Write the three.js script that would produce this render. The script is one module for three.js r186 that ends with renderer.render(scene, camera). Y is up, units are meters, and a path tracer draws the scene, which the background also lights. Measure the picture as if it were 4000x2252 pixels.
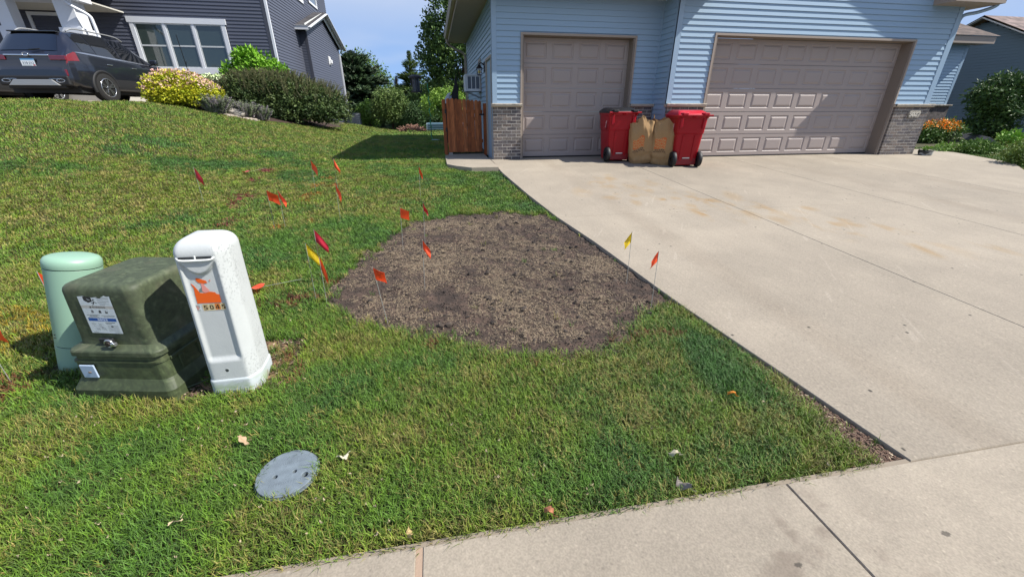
import * as THREE from 'three';
import { mergeGeometries, mergeVertices, toCreasedNormals } from 'three/addons/utils/BufferGeometryUtils.js';
import { RoundedBoxGeometry } from 'three/addons/geometries/RoundedBoxGeometry.js';
import { FontLoader } from 'three/addons/loaders/FontLoader.js';
import { TextGeometry } from 'three/addons/geometries/TextGeometry.js';

const R = (d) => d * Math.PI / 180, V = (x, y, z) => new THREE.Vector3(x, y, z);
// ---------------------------------------------------------------- camera, sky, sun, exposure
const scene = new THREE.Scene();
const camera = new THREE.PerspectiveCamera(71.64, 4000 / 2252, 0.05, 900);
camera.position.set(0, 1.02, 0);
camera.rotation.order = 'YXZ';
camera.rotation.set(R(-24.2), R(-10.2), 0);
scene.add(camera);
const renderer = new THREE.WebGLRenderer({ antialias: true });
renderer.toneMapping = THREE.LinearToneMapping;
renderer.toneMappingExposure = 1.6;
renderer.shadowMap.enabled = true;

const SUN_EL = R(47.5), SUN_AZ = R(16);
const sunDir = V(Math.cos(SUN_EL) * Math.cos(SUN_AZ), Math.sin(SUN_EL), Math.cos(SUN_EL) * Math.sin(SUN_AZ));
const sun = new THREE.DirectionalLight(new THREE.Color(1, 0.955, 0.88), 5);
sun.position.copy(sunDir).multiplyScalar(60);
sun.castShadow = true;
sun.shadow.mapSize.set(4096, 4096);
Object.assign(sun.shadow.camera, { left: -40, right: 40, top: 40, bottom: -40, near: 1, far: 160 });
scene.add(sun, sun.target);

// ---------------------------------------------------------------- random numbers and noise
function rng(seed) { let a = seed >>> 0; return () => { a = (a + 0x6D2B79F5) | 0; let t = Math.imul(a ^ (a >>> 15), 1 | a); t = (t + Math.imul(t ^ (t >>> 7), 61 | t)) ^ t; return ((t ^ (t >>> 14)) >>> 0) / 4294967296; }; }
const hash = (x, y, s = 0) => { let h = Math.imul(x | 0, 374761393) + Math.imul(y | 0, 668265263) + Math.imul(s | 0, 1442695041); h = Math.imul(h ^ (h >>> 13), 1274126177); return ((h ^ (h >>> 16)) >>> 0) / 4294967296; };
function vnoise(x, y, s = 0) { const i = Math.floor(x), j = Math.floor(y), f = x - i, g = y - j, u = f * f * (3 - 2 * f), v = g * g * (3 - 2 * g); const a = hash(i, j, s), b = hash(i + 1, j, s), c = hash(i, j + 1, s), d = hash(i + 1, j + 1, s); return a + (b - a) * u + (c - a) * v + (a - b - c + d) * u * v; }
function fbm(x, y, o = 4, s = 0) { let r = 0, a = 0.5, n = 0; for (let k = 0; k < o; k++) { r += a * vnoise(x, y, s + k * 17); n += a; x *= 2.03; y *= 2.03; a *= 0.5; } return r / n; }
const clamp = (x, a = 0, b = 1) => Math.min(b, Math.max(a, x)), lerp = (a, b, t) => a + (b - a) * t;
const ss = (a, b, x) => { const t = clamp((x - a) / (b - a)); return t * t * (3 - 2 * t); };

// sky: clear blue air with a thin veil of cloud, the same all the way round
{
  const W = 1024, H = 512, d = new Float32Array(W * H * 4);
  for (let j = 0; j < H; j++) for (let i = 0; i < W; i++) {
    const el = ((j + 0.5) / H - 0.5) * Math.PI, az = ((i + 0.5) / W - 0.5) * 2 * Math.PI, y = Math.sin(el), k = (j * W + i) * 4;
    let c;
    if (y < 0) c = [0.20, 0.21, 0.21];
    else {
      const t = Math.pow(y, 0.42);
      c = [lerp(0.30, 0.040, t), lerp(0.46, 0.115, t), lerp(0.70, 0.36, t)];
      const cx = Math.cos(az) * Math.cos(el) / (y + 0.16), cz = Math.sin(az) * Math.cos(el) / (y + 0.16);
      const n = fbm(cx * 0.9 + 7 + 0.5 * fbm(cx * 2, cz * 2, 3, 5), cz * 1.9, 5, 9);
      const veil = clamp(ss(0.40, 0.66, n) * 0.75 + 0.80) * ss(0.08, 0.24, y) * (1 - 0.75 * ss(0.45, 0.8, y)) + ss(0.46, 0.62, n) * 0.25 * (1 - ss(0.1, 0.2, y));
      c = [lerp(c[0], 0.385, veil), lerp(c[1], 0.445, veil), lerp(c[2], 0.565, veil)];
    }
    d[k] = c[0]; d[k + 1] = c[1]; d[k + 2] = c[2]; d[k + 3] = 1;
  }
  const t = new THREE.DataTexture(d, W, H, THREE.RGBAFormat, THREE.FloatType);
  t.mapping = THREE.EquirectangularReflectionMapping; t.magFilter = THREE.LinearFilter; t.needsUpdate = true;
  scene.background = t; scene.environment = t;
}

// ---------------------------------------------------------------- helpers
const used = new Map();
function numbered(name) { const n = used.get(name) ?? 0; used.set(name, n + 1); return n ? name + '_' + String(n).padStart(3, '0') : name; }
function shadows(o) { o.castShadow = o.receiveShadow = true; return o; }
function thing(name, label, category, [x, y, z] = [0, 0, 0], turn = 0, group) {
  const o = new THREE.Group(); o.name = numbered(name); scene.add(o); o.position.set(x, y, z); o.rotation.y = turn;
  o.userData = { label, category }; if (group) o.userData.group = group; return o;
}
function structure(name, geo, m, parent) { const o = shadows(new THREE.Mesh(geo, m)); o.name = parent ? name : numbered(name); if (!parent) o.userData.kind = 'structure'; (parent ?? scene).add(o); return o; }
function part(parent, name, geo, m, pos, rot) { const o = shadows(new THREE.Mesh(geo, m)); o.name = name; if (pos) o.position.set(...pos); if (rot) o.rotation.set(...rot); parent.add(o); return o; }
function holder(parent, name, pos, rot) { const o = new THREE.Group(); o.name = name; if (pos) o.position.set(...pos); if (rot) o.rotation.set(...rot); parent.add(o); return o; }
const M = (color, roughness = 0.8, o = {}) => new THREE.MeshStandardMaterial({ color, roughness, side: THREE.DoubleSide, ...o });
const MP = (color, roughness = 0.8, o = {}) => new THREE.MeshPhysicalMaterial({ color, roughness, side: THREE.DoubleSide, ...o });
const box = (w, h, d, x = 0, y = 0, z = 0) => new THREE.BoxGeometry(w, h, d).translate(x, y, z);
const rbox = (w, h, d, x = 0, y = 0, z = 0, r = 0.01, s = 2) => new RoundedBoxGeometry(w, h, d, s, Math.min(r, w / 2.01, h / 2.01, d / 2.01)).translate(x, y, z);
const span = (x0, x1, y0, y1, z0, z1) => box(x1 - x0, y1 - y0, z1 - z0, (x0 + x1) / 2, (y0 + y1) / 2, (z0 + z1) / 2);
const cyl = (r0, r1, h, n = 16, x = 0, y = 0, z = 0) => new THREE.CylinderGeometry(r1, r0, h, n).translate(x, y + h / 2, z);
function flat(g) { return g.index ? g.toNonIndexed() : g; }
function merge(list) { return mergeGeometries(list.map((g) => { const f = flat(g); for (const k of Object.keys(f.attributes)) if (!['position', 'normal', 'uv'].includes(k)) f.deleteAttribute(k); if (!f.attributes.uv) f.setAttribute('uv', new THREE.BufferAttribute(new Float32Array(f.attributes.position.count * 2), 2)); return f; }), false); }
function tube(pts, r, n = 8, seg) { return new THREE.TubeGeometry(new THREE.CatmullRomCurve3(pts.map((p) => V(...p)), false, 'centripetal'), seg ?? pts.length * 5, r, n); }
function bar(a, b, w, d = w) { const A = V(...a), B = V(...b), g = new THREE.BoxGeometry(w, A.distanceTo(B), d); g.applyQuaternion(new THREE.Quaternion().setFromUnitVectors(V(0, 1, 0), B.clone().sub(A).normalize())); return g.translate((A.x + B.x) / 2, (A.y + B.y) / 2, (A.z + B.z) / 2); }
function rod(a, b, r, n = 6, r2 = r) { const A = V(...a), B = V(...b), g = new THREE.CylinderGeometry(r2, r, A.distanceTo(B), n); g.applyQuaternion(new THREE.Quaternion().setFromUnitVectors(V(0, 1, 0), B.clone().sub(A).normalize())); return g.translate((A.x + B.x) / 2, (A.y + B.y) / 2, (A.z + B.z) / 2); }
// uv in metres, laid on the side each face points to
function boxUV(g, s = 1, ox = 0, oy = 0) {
  g = flat(g); const p = g.attributes.position, n = g.attributes.normal, uv = new Float32Array(p.count * 2);
  for (let i = 0; i < p.count; i++) { const ax = Math.abs(n.getX(i)), ay = Math.abs(n.getY(i)), az = Math.abs(n.getZ(i)); let u, v;
    if (ay >= ax && ay >= az) { u = p.getX(i); v = p.getZ(i); } else if (ax >= az) { u = p.getZ(i); v = p.getY(i); } else { u = p.getX(i); v = p.getY(i); }
    uv[2 * i] = u * s + ox; uv[2 * i + 1] = v * s + oy; }
  g.setAttribute('uv', new THREE.BufferAttribute(uv, 2)); return g;
}
function extrude(pts, depth, o = {}) { const s = new THREE.Shape(pts.map((p) => new THREE.Vector2(p[0], p[1]))); return new THREE.ExtrudeGeometry(s, { depth, bevelEnabled: false, curveSegments: 6, ...o }); }
function gridGeo(nu, nv, f) { // f(u, v) -> [x, y, z] ; uv = u, v
  const pos = [], uv = [], idx = [];
  for (let j = 0; j <= nv; j++) for (let i = 0; i <= nu; i++) { pos.push(...f(i / nu, j / nv)); uv.push(i / nu, j / nv); }
  for (let j = 0; j < nv; j++) for (let i = 0; i < nu; i++) { const a = j * (nu + 1) + i, b = a + 1, c = a + nu + 1, d = c + 1; idx.push(a, b, d, a, d, c); }
  const g = new THREE.BufferGeometry(); g.setAttribute('position', new THREE.Float32BufferAttribute(pos, 3)); g.setAttribute('uv', new THREE.Float32BufferAttribute(uv, 2)); g.setIndex(idx); g.computeVertexNormals(); return g;
}
function dataTex(n, f, o = {}) { // f(u, v) -> [r, g, b] 0..255 (sRGB when colour)
  const m = o.h ?? n, d = new Uint8Array(n * m * 4);
  for (let j = 0; j < m; j++) for (let i = 0; i < n; i++) { const c = f(i / n, j / m, i, j), k = (j * n + i) * 4; d[k] = clamp(c[0], 0, 255); d[k + 1] = clamp(c[1], 0, 255); d[k + 2] = clamp(c[2], 0, 255); d[k + 3] = 255; }
  const t = new THREE.DataTexture(d, n, m); t.wrapS = t.wrapT = THREE.RepeatWrapping; t.magFilter = THREE.LinearFilter; t.minFilter = THREE.LinearMipmapLinearFilter; if (!o.data) t.colorSpace = THREE.SRGBColorSpace; t.needsUpdate = true; return t;
}
// noise that wraps round a texture of side 1
function wrapNoise(u, v, n, s = 0) { const x = u * n, y = v * n, i = Math.floor(x), j = Math.floor(y), f = x - i, g = y - j, a = f * f * (3 - 2 * f), b = g * g * (3 - 2 * g), q = (k) => ((k % n) + n) % n; const A = hash(q(i), q(j), s), B = hash(q(i + 1), q(j), s), C = hash(q(i), q(j + 1), s), D = hash(q(i + 1), q(j + 1), s); return A + (B - A) * a + (C - A) * b + (A - B - C + D) * a * b; }
function wrapFbm(u, v, n, o = 4, s = 0) { let r = 0, a = 0.5, t = 0; for (let k = 0; k < o; k++) { r += a * wrapNoise(u, v, n << k, s + k * 31); t += a; a *= 0.5; } return r / t; }
function canvasTex(w, h, draw, o = {}) { const c = document.createElement('canvas'); c.width = w; c.height = h; const x = c.getContext('2d'); draw(x, w, h); const t = new THREE.CanvasTexture(c); if (!o.data) t.colorSpace = THREE.SRGBColorSpace; t.magFilter = THREE.LinearFilter; return t; }
const grainTex = dataTex(256, (u, v, i, j) => { const g = 128 + (wrapFbm(u, v, 16, 4, 3) - 0.5) * 120 + (hash(i, j, 8) - 0.5) * 60; return [g, g, g]; }, { data: true });
function rep(t, s, s2 = s) { const c = t.clone(); c.repeat.set(s, s2); c.needsUpdate = true; return c; }
function inPoly(P, x, z) { let c = false; for (let i = 0, j = P.length - 1; i < P.length; j = i++) { const [xi, zi] = P[i], [xj, zj] = P[j]; if ((zi > z) !== (zj > z) && x < (xj - xi) * (z - zi) / (zj - zi) + xi) c = !c; } return c; }
function polyDist(P, x, z) { let d = 1e9; for (let i = 0, j = P.length - 1; i < P.length; j = i++) { const [ax, az] = P[j], [bx, bz] = P[i], dx = bx - ax, dz = bz - az, t = clamp(((x - ax) * dx + (z - az) * dz) / (dx * dx + dz * dz)); d = Math.min(d, Math.hypot(x - ax - t * dx, z - az - t * dz)); } return inPoly(P, x, z) ? -d : d; }
function interp(T, x) { if (x <= T[0][0]) return T[0][1]; for (let i = 1; i < T.length; i++) if (x <= T[i][0]) return lerp(T[i - 1][1], T[i][1], (x - T[i - 1][0]) / (T[i][0] - T[i - 1][0])); return T[T.length - 1][1]; }
// ---------------------------------------------------------------- the lie of the land
const KN = [[-6, -0.46], [1, -0.46], [9, -0.03], [13, 0.08], [17, 0.08], [22, -0.05], [30, -0.3], [45, -1.1], [80, -2.0], [400, -6]];
const ground0 = (x, z) => interp(KN, -z) + 1.19 * ss(1.6, 8.6, -x) * ss(1.5, 12.5, -z) * (1 - 0.75 * ss(22, 34, -z));
const driveY = (z) => -0.43 + 0.43 * clamp((-z - 1) / 7.6);
const EDGE = [[0.94, 2.02], [1.54, 1.92], [2.52, 1.75], [3.83, 1.59], [4.77, 1.43], [5.88, 1.31], [7.63, 1.17], [9.6, 1.17]];
const edgeX = (z) => interp(EDGE, -z);
const REDGE = [[0.9, 11.0], [6.2, 11.5], [7.15, 12.7], [9.4, 13.4]];
const redgeX = (z) => interp(REDGE, -z);
const DIRT = [[0.84, -5.2], [1.02, -5.0], [1.33, -5.0], [1.62, -4.2], [1.75, -3.5], [1.8, -3.0], [1.78, -2.6], [1.41, -2.39], [1.21, -2.15], [0.86, -2.03], [0.48, -2.07], [0.12, -2.24], [-0.08, -2.42], [-0.35, -2.51], [-0.69, -2.67], [-0.85, -2.87], [-0.95, -3.11], [-0.89, -3.44], [-0.75, -3.88], [-0.49, -4.42], [-0.34, -4.9], [0.05, -5.09], [0.46, -5.12]];
const WALK_Z = -0.985; // back edge of the sidewalk
const onDrive = (x, z) => z < WALK_Z && z > -9.6 && x > edgeX(z) && x < redgeX(z);
const NDRIVE = [[-30, -11.6], [-7.75, -11.6], [-7.4, -13], [-7.4, -19], [-30, -19]]; // the neighbour's driveway
const lawnY = (x, z) => {
  let y = ground0(x, z);
  if (x > 2) y = lerp(y, driveY(z) - 0.04 + (z < -9 ? interp(KN, -z) + 0.03 : 0), ss(2, 4, x));
  y += 0.02 * (fbm(x * 1.3, z * 1.3, 3, 4) - 0.5) * ss(1.1, 2, -z);
  return y;
};
{ // soil sheet under everything
  const xs = [], zs = [];
  for (let x = -160; x <= 160;) { xs.push(x); x += Math.abs(x) < 5 ? 0.12 : Math.abs(x) < 14 ? 0.4 : Math.abs(x) < 40 ? 2 : 20; }
  for (let z = 12; z >= -300;) { zs.push(z); z -= z > 2 ? 2 : z > -8 ? 0.12 : z > -20 ? 0.4 : z > -50 ? 2 : 20; }
  const pos = [], uv = [], idx = [], nx = xs.length;
  for (const z of zs) for (const x of xs) {
    let y = lawnY(x, z);
    const inset = Math.min(x - edgeX(z), redgeX(z) - x);
    if (z < 0.8 && z > WALK_Z + 0.1) y = -0.62;
    else if (z < WALK_Z + 0.1 && z > -9.4 && inset > 0.1) y = driveY(z) - 0.2;
    else if (x > 0.2 && x < 1.3 && z < -7.95 && z > -10.2) y = -0.2;
    const dd = polyDist(DIRT, x, z); if (dd < 0.1) y -= 0.05 * ss(0.1, -0.15, dd);
    if (inPoly(NDRIVE, x, z)) y -= 0.16;
    pos.push(x, y, z); uv.push(x / 3, z / 3);
  }
  for (let j = 0; j < zs.length - 1; j++) for (let i = 0; i < nx - 1; i++) { const a = j * nx + i, b = a + 1, c = a + nx, d = c + 1; idx.push(a, b, d, a, d, c); }
  const g = new THREE.BufferGeometry(); g.setAttribute('position', new THREE.Float32BufferAttribute(pos, 3)); g.setAttribute('uv', new THREE.Float32BufferAttribute(uv, 2)); g.setIndex(idx); g.computeVertexNormals();
  const soil = dataTex(512, (u, v, i, j) => { const n = wrapFbm(u, v, 8, 5, 40), m = wrapFbm(u, v, 64, 2, 71), k = 0.55 + 0.5 * m + 0.25 * (hash(i, j, 3) - 0.5); return [lerp(64, 84, n) * k, lerp(66, 80, n) * k, lerp(28, 40, n) * k]; });
  structure('ground', g, M(0xffffff, 1, { map: soil, bumpMap: rep(grainTex, 6), bumpScale: 0.01 }));
}
// ---------------------------------------------------------------- concrete
const concreteBump = rep(grainTex, 1);
function concreteTex(seed, marks) {
  return (u, v, i, j) => {
    const big = wrapFbm(u, v, 6, 4, seed), mid = wrapFbm(u, v, 40, 3, seed + 9), fine = hash(i, j, seed) - 0.5, f2 = hash(i >> 1, j >> 1, seed + 5);
    let l = 142 + (big - 0.5) * 26 + (mid - 0.5) * 14 + fine * 20 + (f2 > 0.98 ? 10 : f2 < 0.015 ? -10 : 0), c = [l, l * 0.932, l * 0.826];
    return marks ? marks(c, u, v) : c;
  };
}
const DS = 12; // driveway texture covers 12 m x 12 m
const stains = []; { const r = rng(5); // rust-coloured streaks left by leaking cars, running with the slope
  for (let k = 0; k < 70; k++) { const t = r(), cx = 2.4 + t * 3.3 + (r() - 0.5) * 1.1, cz = -6.6 + t * 3.4 + (r() - 0.5) * 1.3; stains.push([cx, cz, 0.05 + 0.14 * r(), 0.12 + 0.38 * r(), 0.15 + 0.5 * r(), -0.35 + 0.3 * r()]); } }
const driveTex = dataTex(2048, concreteTex(11, (c, u, v) => {
  const x = u * DS, z = -v * DS; let s = 0;
  for (const [sx, sz, w, l, a, t] of stains) { const dx = x - sx, dz = z - sz; if (dx * dx + dz * dz > 0.8) continue; const p = dx * Math.cos(t) - dz * Math.sin(t), q = dx * Math.sin(t) + dz * Math.cos(t), e = (p / w) ** 2 + (q / l) ** 2; if (e < 1) s += a * (1 - e); }
  if (s > 0) { s = clamp(s * 0.75) * ss(0.36, 0.62, fbm(x * 7, z * 5, 4, 3)); c = [lerp(c[0], 138, s * 0.6), lerp(c[1], 106, s * 0.65), lerp(c[2], 66, s * 0.7)]; }
  const tyre = Math.max(ss(0.22, 0.05, Math.abs(x - 2.55 - 0.03 * z)), ss(0.22, 0.05, Math.abs(x - 7.3)), ss(0.25, 0.05, Math.abs(x - 8.9))) * fbm(x * 3, z * 1.1, 3, 44); c = c.map((q, k) => q * (1 - 0.05 * tyre * (1 + 0.2 * k))); const br = vnoise(x * 160, z * 3, 91) - 0.5; c = c.map((q) => q + br * 5); const sc = fbm(x * 22 + z * 14, z * 2.2, 2, 33); if (sc > 0.84) { c = c.map((q) => q + 7); }
  const spot = hash(Math.floor(x * 60), Math.floor(z * 60), 77); if (spot > 0.9994) c = c.map((q) => q * 0.45);
  return c;
}));
const driveMat = M(0xffffff, 0.93, { map: driveTex, bumpMap: concreteBump, bumpScale: 0.0015 });
function slabPanel(parent, name, x0, x1, z0, z1, yf, s, th = 0.13, m = driveMat) { // x0, x1 functions of z ; z0 nearer
  const N = Math.max(2, Math.ceil(Math.abs(z1 - z0) / 0.3)), K = 3, pos = [], uv = [], idx = [];
  const X = (i, z) => lerp(x0(z), x1(z), i / K), put = (x, y, z) => { pos.push(x, y, z); uv.push(x / s, -z / s); return pos.length / 3 - 1; };
  const e = 0.004;
  const top = []; for (let j = 0; j <= N; j++) { const z = lerp(z0 - e, z1 + e, j / N), row = []; for (let i = 0; i <= K; i++) { let x = X(i, z); if (!i) x += e; if (i === K) x -= e; row.push(put(x, yf(z), z)); } top.push(row); }
  for (let j = 0; j < N; j++) for (let i = 0; i < K; i++) idx.push(top[j][i], top[j][i + 1], top[j + 1][i + 1], top[j][i], top[j + 1][i + 1], top[j + 1][i]);
  const ring = []; for (let i = 0; i <= K; i++) ring.push([X(i, z0), z0]); for (let j = 1; j <= N; j++) { const z = lerp(z0, z1, j / N); ring.push([x1(z), z]); } for (let i = K - 1; i >= 0; i--) ring.push([X(i, z1), z1]); for (let j = N - 1; j >= 1; j--) { const z = lerp(z0, z1, j / N); ring.push([x0(z), z]); }
  const topRing = []; for (let i = 0; i <= K; i++) topRing.push(top[0][i]); for (let j = 1; j <= N; j++) topRing.push(top[j][K]); for (let i = K - 1; i >= 0; i--) topRing.push(top[N][i]); for (let j = N - 1; j >= 1; j--) topRing.push(top[j][0]);
  const L = ring.length, mid = ring.map(([x, z]) => put(x, yf(z) - 0.005, z)), mid2 = ring.map(([x, z]) => put(x, yf(z) - 0.005, z)), bot = ring.map(([x, z]) => { const k = put(x, yf(z) - th, z); uv[k * 2 + 1] += th / s; return k; });
  for (let k = 0; k < L; k++) { const n = (k + 1) % L; idx.push(topRing[k], mid[k], mid[n], topRing[k], mid[n], topRing[n], mid2[k], bot[k], bot[n], mid2[k], bot[n], mid2[n]); }
  const g = new THREE.BufferGeometry(); g.setAttribute('position', new THREE.Float32BufferAttribute(pos, 3)); g.setAttribute('uv', new THREE.Float32BufferAttribute(uv, 2)); g.setIndex(idx);
  const nrm = flat(g); nrm.computeVertexNormals(); return part(parent, name, nrm, m);
}
const fixed = (v) => () => v;
{
  const d = new THREE.Group(); d.name = 'driveway'; d.userData.kind = 'structure'; scene.add(d);
  const xc = [edgeX, fixed(4.0), fixed(6.55), fixed(9.1), redgeX], zc = [-0.9865, -4.75, -9.55];
  for (let j = 0; j < 2; j++) for (let i = 0; i < 4; i++) slabPanel(d, 'slab', (z) => xc[i](z) + (i ? 0.0015 : 0), (z) => xc[i + 1](z) - (i < 3 ? 0.0015 : 0), zc[j] - (j ? 0.003 : 0), zc[j + 1], driveY, DS);
  part(d, 'joint_base', gridGeo(1, 12, (u, v) => { const z = lerp(-0.97, -9.5, v); return [lerp(edgeX(z) + 0.03, redgeX(z) - 0.03, u), driveY(z) - 0.014, z]; }), M(0x77705f, 1));
  // small landing in front of the side gate
  const pad = new THREE.Group(); pad.name = 'gate_landing'; pad.userData.kind = 'structure'; scene.add(pad);
  const px0 = (z) => 0.19 + 0.45 * ss(-8.6, -7.9, z) ** 2;
  slabPanel(pad, 'slab', px0, fixed(1.16), -7.9, -10.6, () => 0.002, DS);
}
{ // sidewalk: one slab every five feet
  const walkTex = dataTex(1024, concreteTex(23, (c, u, v) => {
    const x = u * 4.6, z = -v * 4.6; // dirt and leaf stains near the lawn edge and along the joint
    const n = fbm(x * 9, z * 9, 4, 61), w = Math.max(ss(0.45, 0.1, Math.abs(x - 1.25)) * ss(0.55, 0.05, Math.abs(z + 0.65)), 0), s = ss(0.58, 0.80, n) * w * 0.55;
    c = [lerp(c[0], 88, s * 0.7), lerp(c[1], 76, s * 0.7), lerp(c[2], 66, s * 0.7)];
    const cx = Math.floor(x * 11), cz = Math.floor(z * 11), h = hash(cx, cz, 5); if (h > 0.93) { const q = Math.hypot(x * 11 - cx - 0.5, (z * 11 - cz - 0.5) * 1.7); if (q < 0.28 * hash(cx, cz, 9)) c = c.map((k) => k * 0.62); }
    return c;
  }));
  const wm = M(0xffffff, 0.93, { map: walkTex, bumpMap: concreteBump, bumpScale: 0.0015 });
  const w = new THREE.Group(); w.name = 'sidewalk'; w.userData.kind = 'structure'; scene.add(w);
  const j0 = -0.165, p = 1.525;
  for (let k = -6; k < 8; k++) { const a = j0 + p * k + (k === 0 ? 0.012 : 0.002), b = j0 + p * (k + 1) - (k === -1 ? 0.012 : 0.002); slabPanel(w, 'slab', fixed(a), fixed(b), 0.6, WALK_Z + 0.002, () => -0.43, 4.6, 0.13, wm); }
  part(w, 'expansion_strip', boxUV(span(j0 - 0.012, j0 + 0.012, -0.52, -0.434, WALK_Z + 0.004, 0.598)), M(0x9a8470, 1, { bumpMap: grainTex, bumpScale: 0.003 }));
  part(w, 'joint_base', span(-9, 12, -0.6, -0.437, WALK_Z - 0.02, 0.58), M(0x84796a, 1));
  structure('street', box(60, 0.1, 8, 0, -0.66, 4.7), M(0x4b4a48, 0.95, { bumpMap: grainTex, bumpScale: 0.004 }));
}
// neighbour's driveway, higher up the slope
{
  const d = new THREE.Group(); d.name = 'neighbour_driveway'; d.userData.kind = 'structure'; scene.add(d);
  const yf = () => 1.195;
  slabPanel(d, 'slab', fixed(-30), fixed(-13), -11.7, -15.2, yf, DS); slabPanel(d, 'slab', fixed(-12.99), fixed(-7.8), -11.7, -15.2, yf, DS);
  slabPanel(d, 'slab', fixed(-30), fixed(-13), -15.21, -18.95, yf, DS); slabPanel(d, 'slab', fixed(-12.99), fixed(-7.5), -15.21, -18.95, yf, DS);
}
// ---------------------------------------------------------------- bare seeded patch
const edgeNoise = (x, z) => (fbm(x * 5, z * 5, 3, 12) - 0.5) * 0.22 + (fbm(x * 22, z * 22, 2, 15) - 0.5) * 0.08;
const dirtD = (x, z) => polyDist(DIRT, x, z) + edgeNoise(x, z);
const dirtY = (x, z) => lawnY(x, z) + 0.006 + 0.022 * (fbm(x * 6, z * 6, 3, 21) - 0.5) + 0.012 * (fbm(x * 28, z * 28, 3, 22) - 0.5) + 0.014 * ss(0.66, 0.82, fbm(x * 16, z * 16, 2, 23));
{
  const step = 0.022, x0 = -1.2, x1 = 1.96, z0 = -5.5, z1 = -1.75, nx = Math.round((x1 - x0) / step), nz = Math.round((z1 - z0) / step), pos = [], uv = [], idx = [], id = new Int32Array((nx + 1) * (nz + 1)).fill(-1);
  for (let j = 0; j <= nz; j++) for (let i = 0; i <= nx; i++) { const x = x0 + i * step, z = z0 + j * step; if (x > edgeX(z) + 0.01) continue; const d = dirtD(x, z); if (d > 0.12) continue; id[j * (nx + 1) + i] = pos.length / 3; pos.push(x, dirtY(x, z) - 0.06 * ss(0, 0.11, d), z); uv.push(x / 1.6, z / 1.6); }
  for (let j = 0; j < nz; j++) for (let i = 0; i < nx; i++) { const a = id[j * (nx + 1) + i], b = id[j * (nx + 1) + i + 1], c = id[(j + 1) * (nx + 1) + i], d = id[(j + 1) * (nx + 1) + i + 1]; if (a < 0 || b < 0 || c < 0 || d < 0) continue; idx.push(a, d, b, a, c, d); }
  const g = new THREE.BufferGeometry(); g.setAttribute('position', new THREE.Float32BufferAttribute(pos, 3)); g.setAttribute('uv', new THREE.Float32BufferAttribute(uv, 2)); g.setIndex(idx); g.computeVertexNormals();
  const t = dataTex(512, (u, v, i, j) => { const n = wrapFbm(u, v, 24, 4, 90), f = hash(i, j, 4), k = 0.5 + 0.85 * n + 0.4 * (f - 0.5); return [72 * k, 58 * k, 49 * k]; });
  structure('bare_soil_patch', g, M(0xffffff, 1, { map: t, bumpMap: rep(grainTex, 5), bumpScale: 0.012 }));
  // chopped straw mulch scattered over the soil: short curled strands
  const r = rng(77), strand = []; for (let k = 0; k < 5; k++) { const L = 0.009 + 0.010 * r(), c = 0.006 * (r() - 0.5) * 2, w = 0.0012, px = (t2) => L * (t2 - 0.5), py = (t2) => c * Math.sin(t2 * Math.PI), pz = (t2) => 0.004 * (r() - 0.5); const pp = [], ii = []; for (let s = 0; s <= 3; s++) { const q = s / 3, zz = pz(q); pp.push(px(q), py(q) + 0.001, zz - w, px(q), py(q) + 0.002, zz, px(q), py(q) + 0.001, zz + w); } for (let s = 0; s < 3; s++) for (let e = 0; e < 2; e++) { const a = s * 3 + e; ii.push(a, a + 1, a + 4, a, a + 4, a + 3); } const q = new THREE.BufferGeometry(); q.setAttribute('position', new THREE.Float32BufferAttribute(pp, 3)); q.setIndex(ii); q.computeVertexNormals(); strand.push(q); }
  const spots = [[], [], [], [], []];
  for (let k = 0; k < 190000; k++) { const x = lerp(x0, x1, r()), z = lerp(z0, z1, r()); if (x > edgeX(z) - 0.02 || dirtD(x, z) > 0.03) continue; const dens = clamp(0.30 + 1.7 * (fbm(x * 2.1, z * 2.1, 3, 31) - 0.45) + 1.5 * (fbm(x * 9, z * 9, 3, 32) - 0.5) - 0.4 * ss(-0.25, 0, dirtD(x, z))); if (r() > dens) continue; spots[k % 5].push([x, z]); }
  const mat = M(0xffffff, 0.9), dm = new THREE.Object3D(), col = new THREE.Color();
  strand.forEach((q, n) => { const im = shadows(new THREE.InstancedMesh(q, mat, spots[n].length)); im.name = numbered('straw_mulch'); im.userData = { kind: 'stuff', label: 'chopped tan straw mulch strewn over the bare soil patch', category: 'mulch' }; spots[n].forEach(([x, z], i) => { dm.position.set(x, dirtY(x, z) + 0.002, z); dm.rotation.set((r() - 0.5) * 0.9, r() * 6.28, (r() - 0.5) * 0.9); dm.scale.setScalar(0.7 + 0.7 * r()); dm.updateMatrix(); im.setMatrixAt(i, dm.matrix); const l = 0.62 + 0.5 * r(); im.setColorAt(i, col.setRGB(0.29 * l, 0.222 * l, 0.145 * l)); }); scene.add(im); });
  // dark soil crumbs
  const crumb = new THREE.IcosahedronGeometry(0.008, 0), N = 16000, im = shadows(new THREE.InstancedMesh(crumb, M(0xffffff, 1), N)); im.name = 'soil_crumbs'; im.userData = { kind: 'stuff', label: 'dark crumbs of soil on the bare patch', category: 'soil' };
  for (let i = 0; i < N;) { const x = lerp(x0, x1, r()), z = lerp(z0, z1, r()); if (x > edgeX(z) - 0.02 || dirtD(x, z) > 0.05) continue; const big = r() > 0.985 ? 3 : 1; dm.position.set(x, dirtY(x, z), z); dm.rotation.set(r() * 6, r() * 6, r() * 6); dm.scale.set((0.3 + r()) * big, (0.3 + 0.6 * r()) * big, (0.3 + r()) * big); dm.updateMatrix(); im.setMatrixAt(i, dm.matrix); const l = 0.5 + 0.7 * r(); im.setColorAt(i, col.setRGB(0.06 * l, 0.046 * l, 0.036 * l)); i++; }
  scene.add(im);
}
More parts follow.
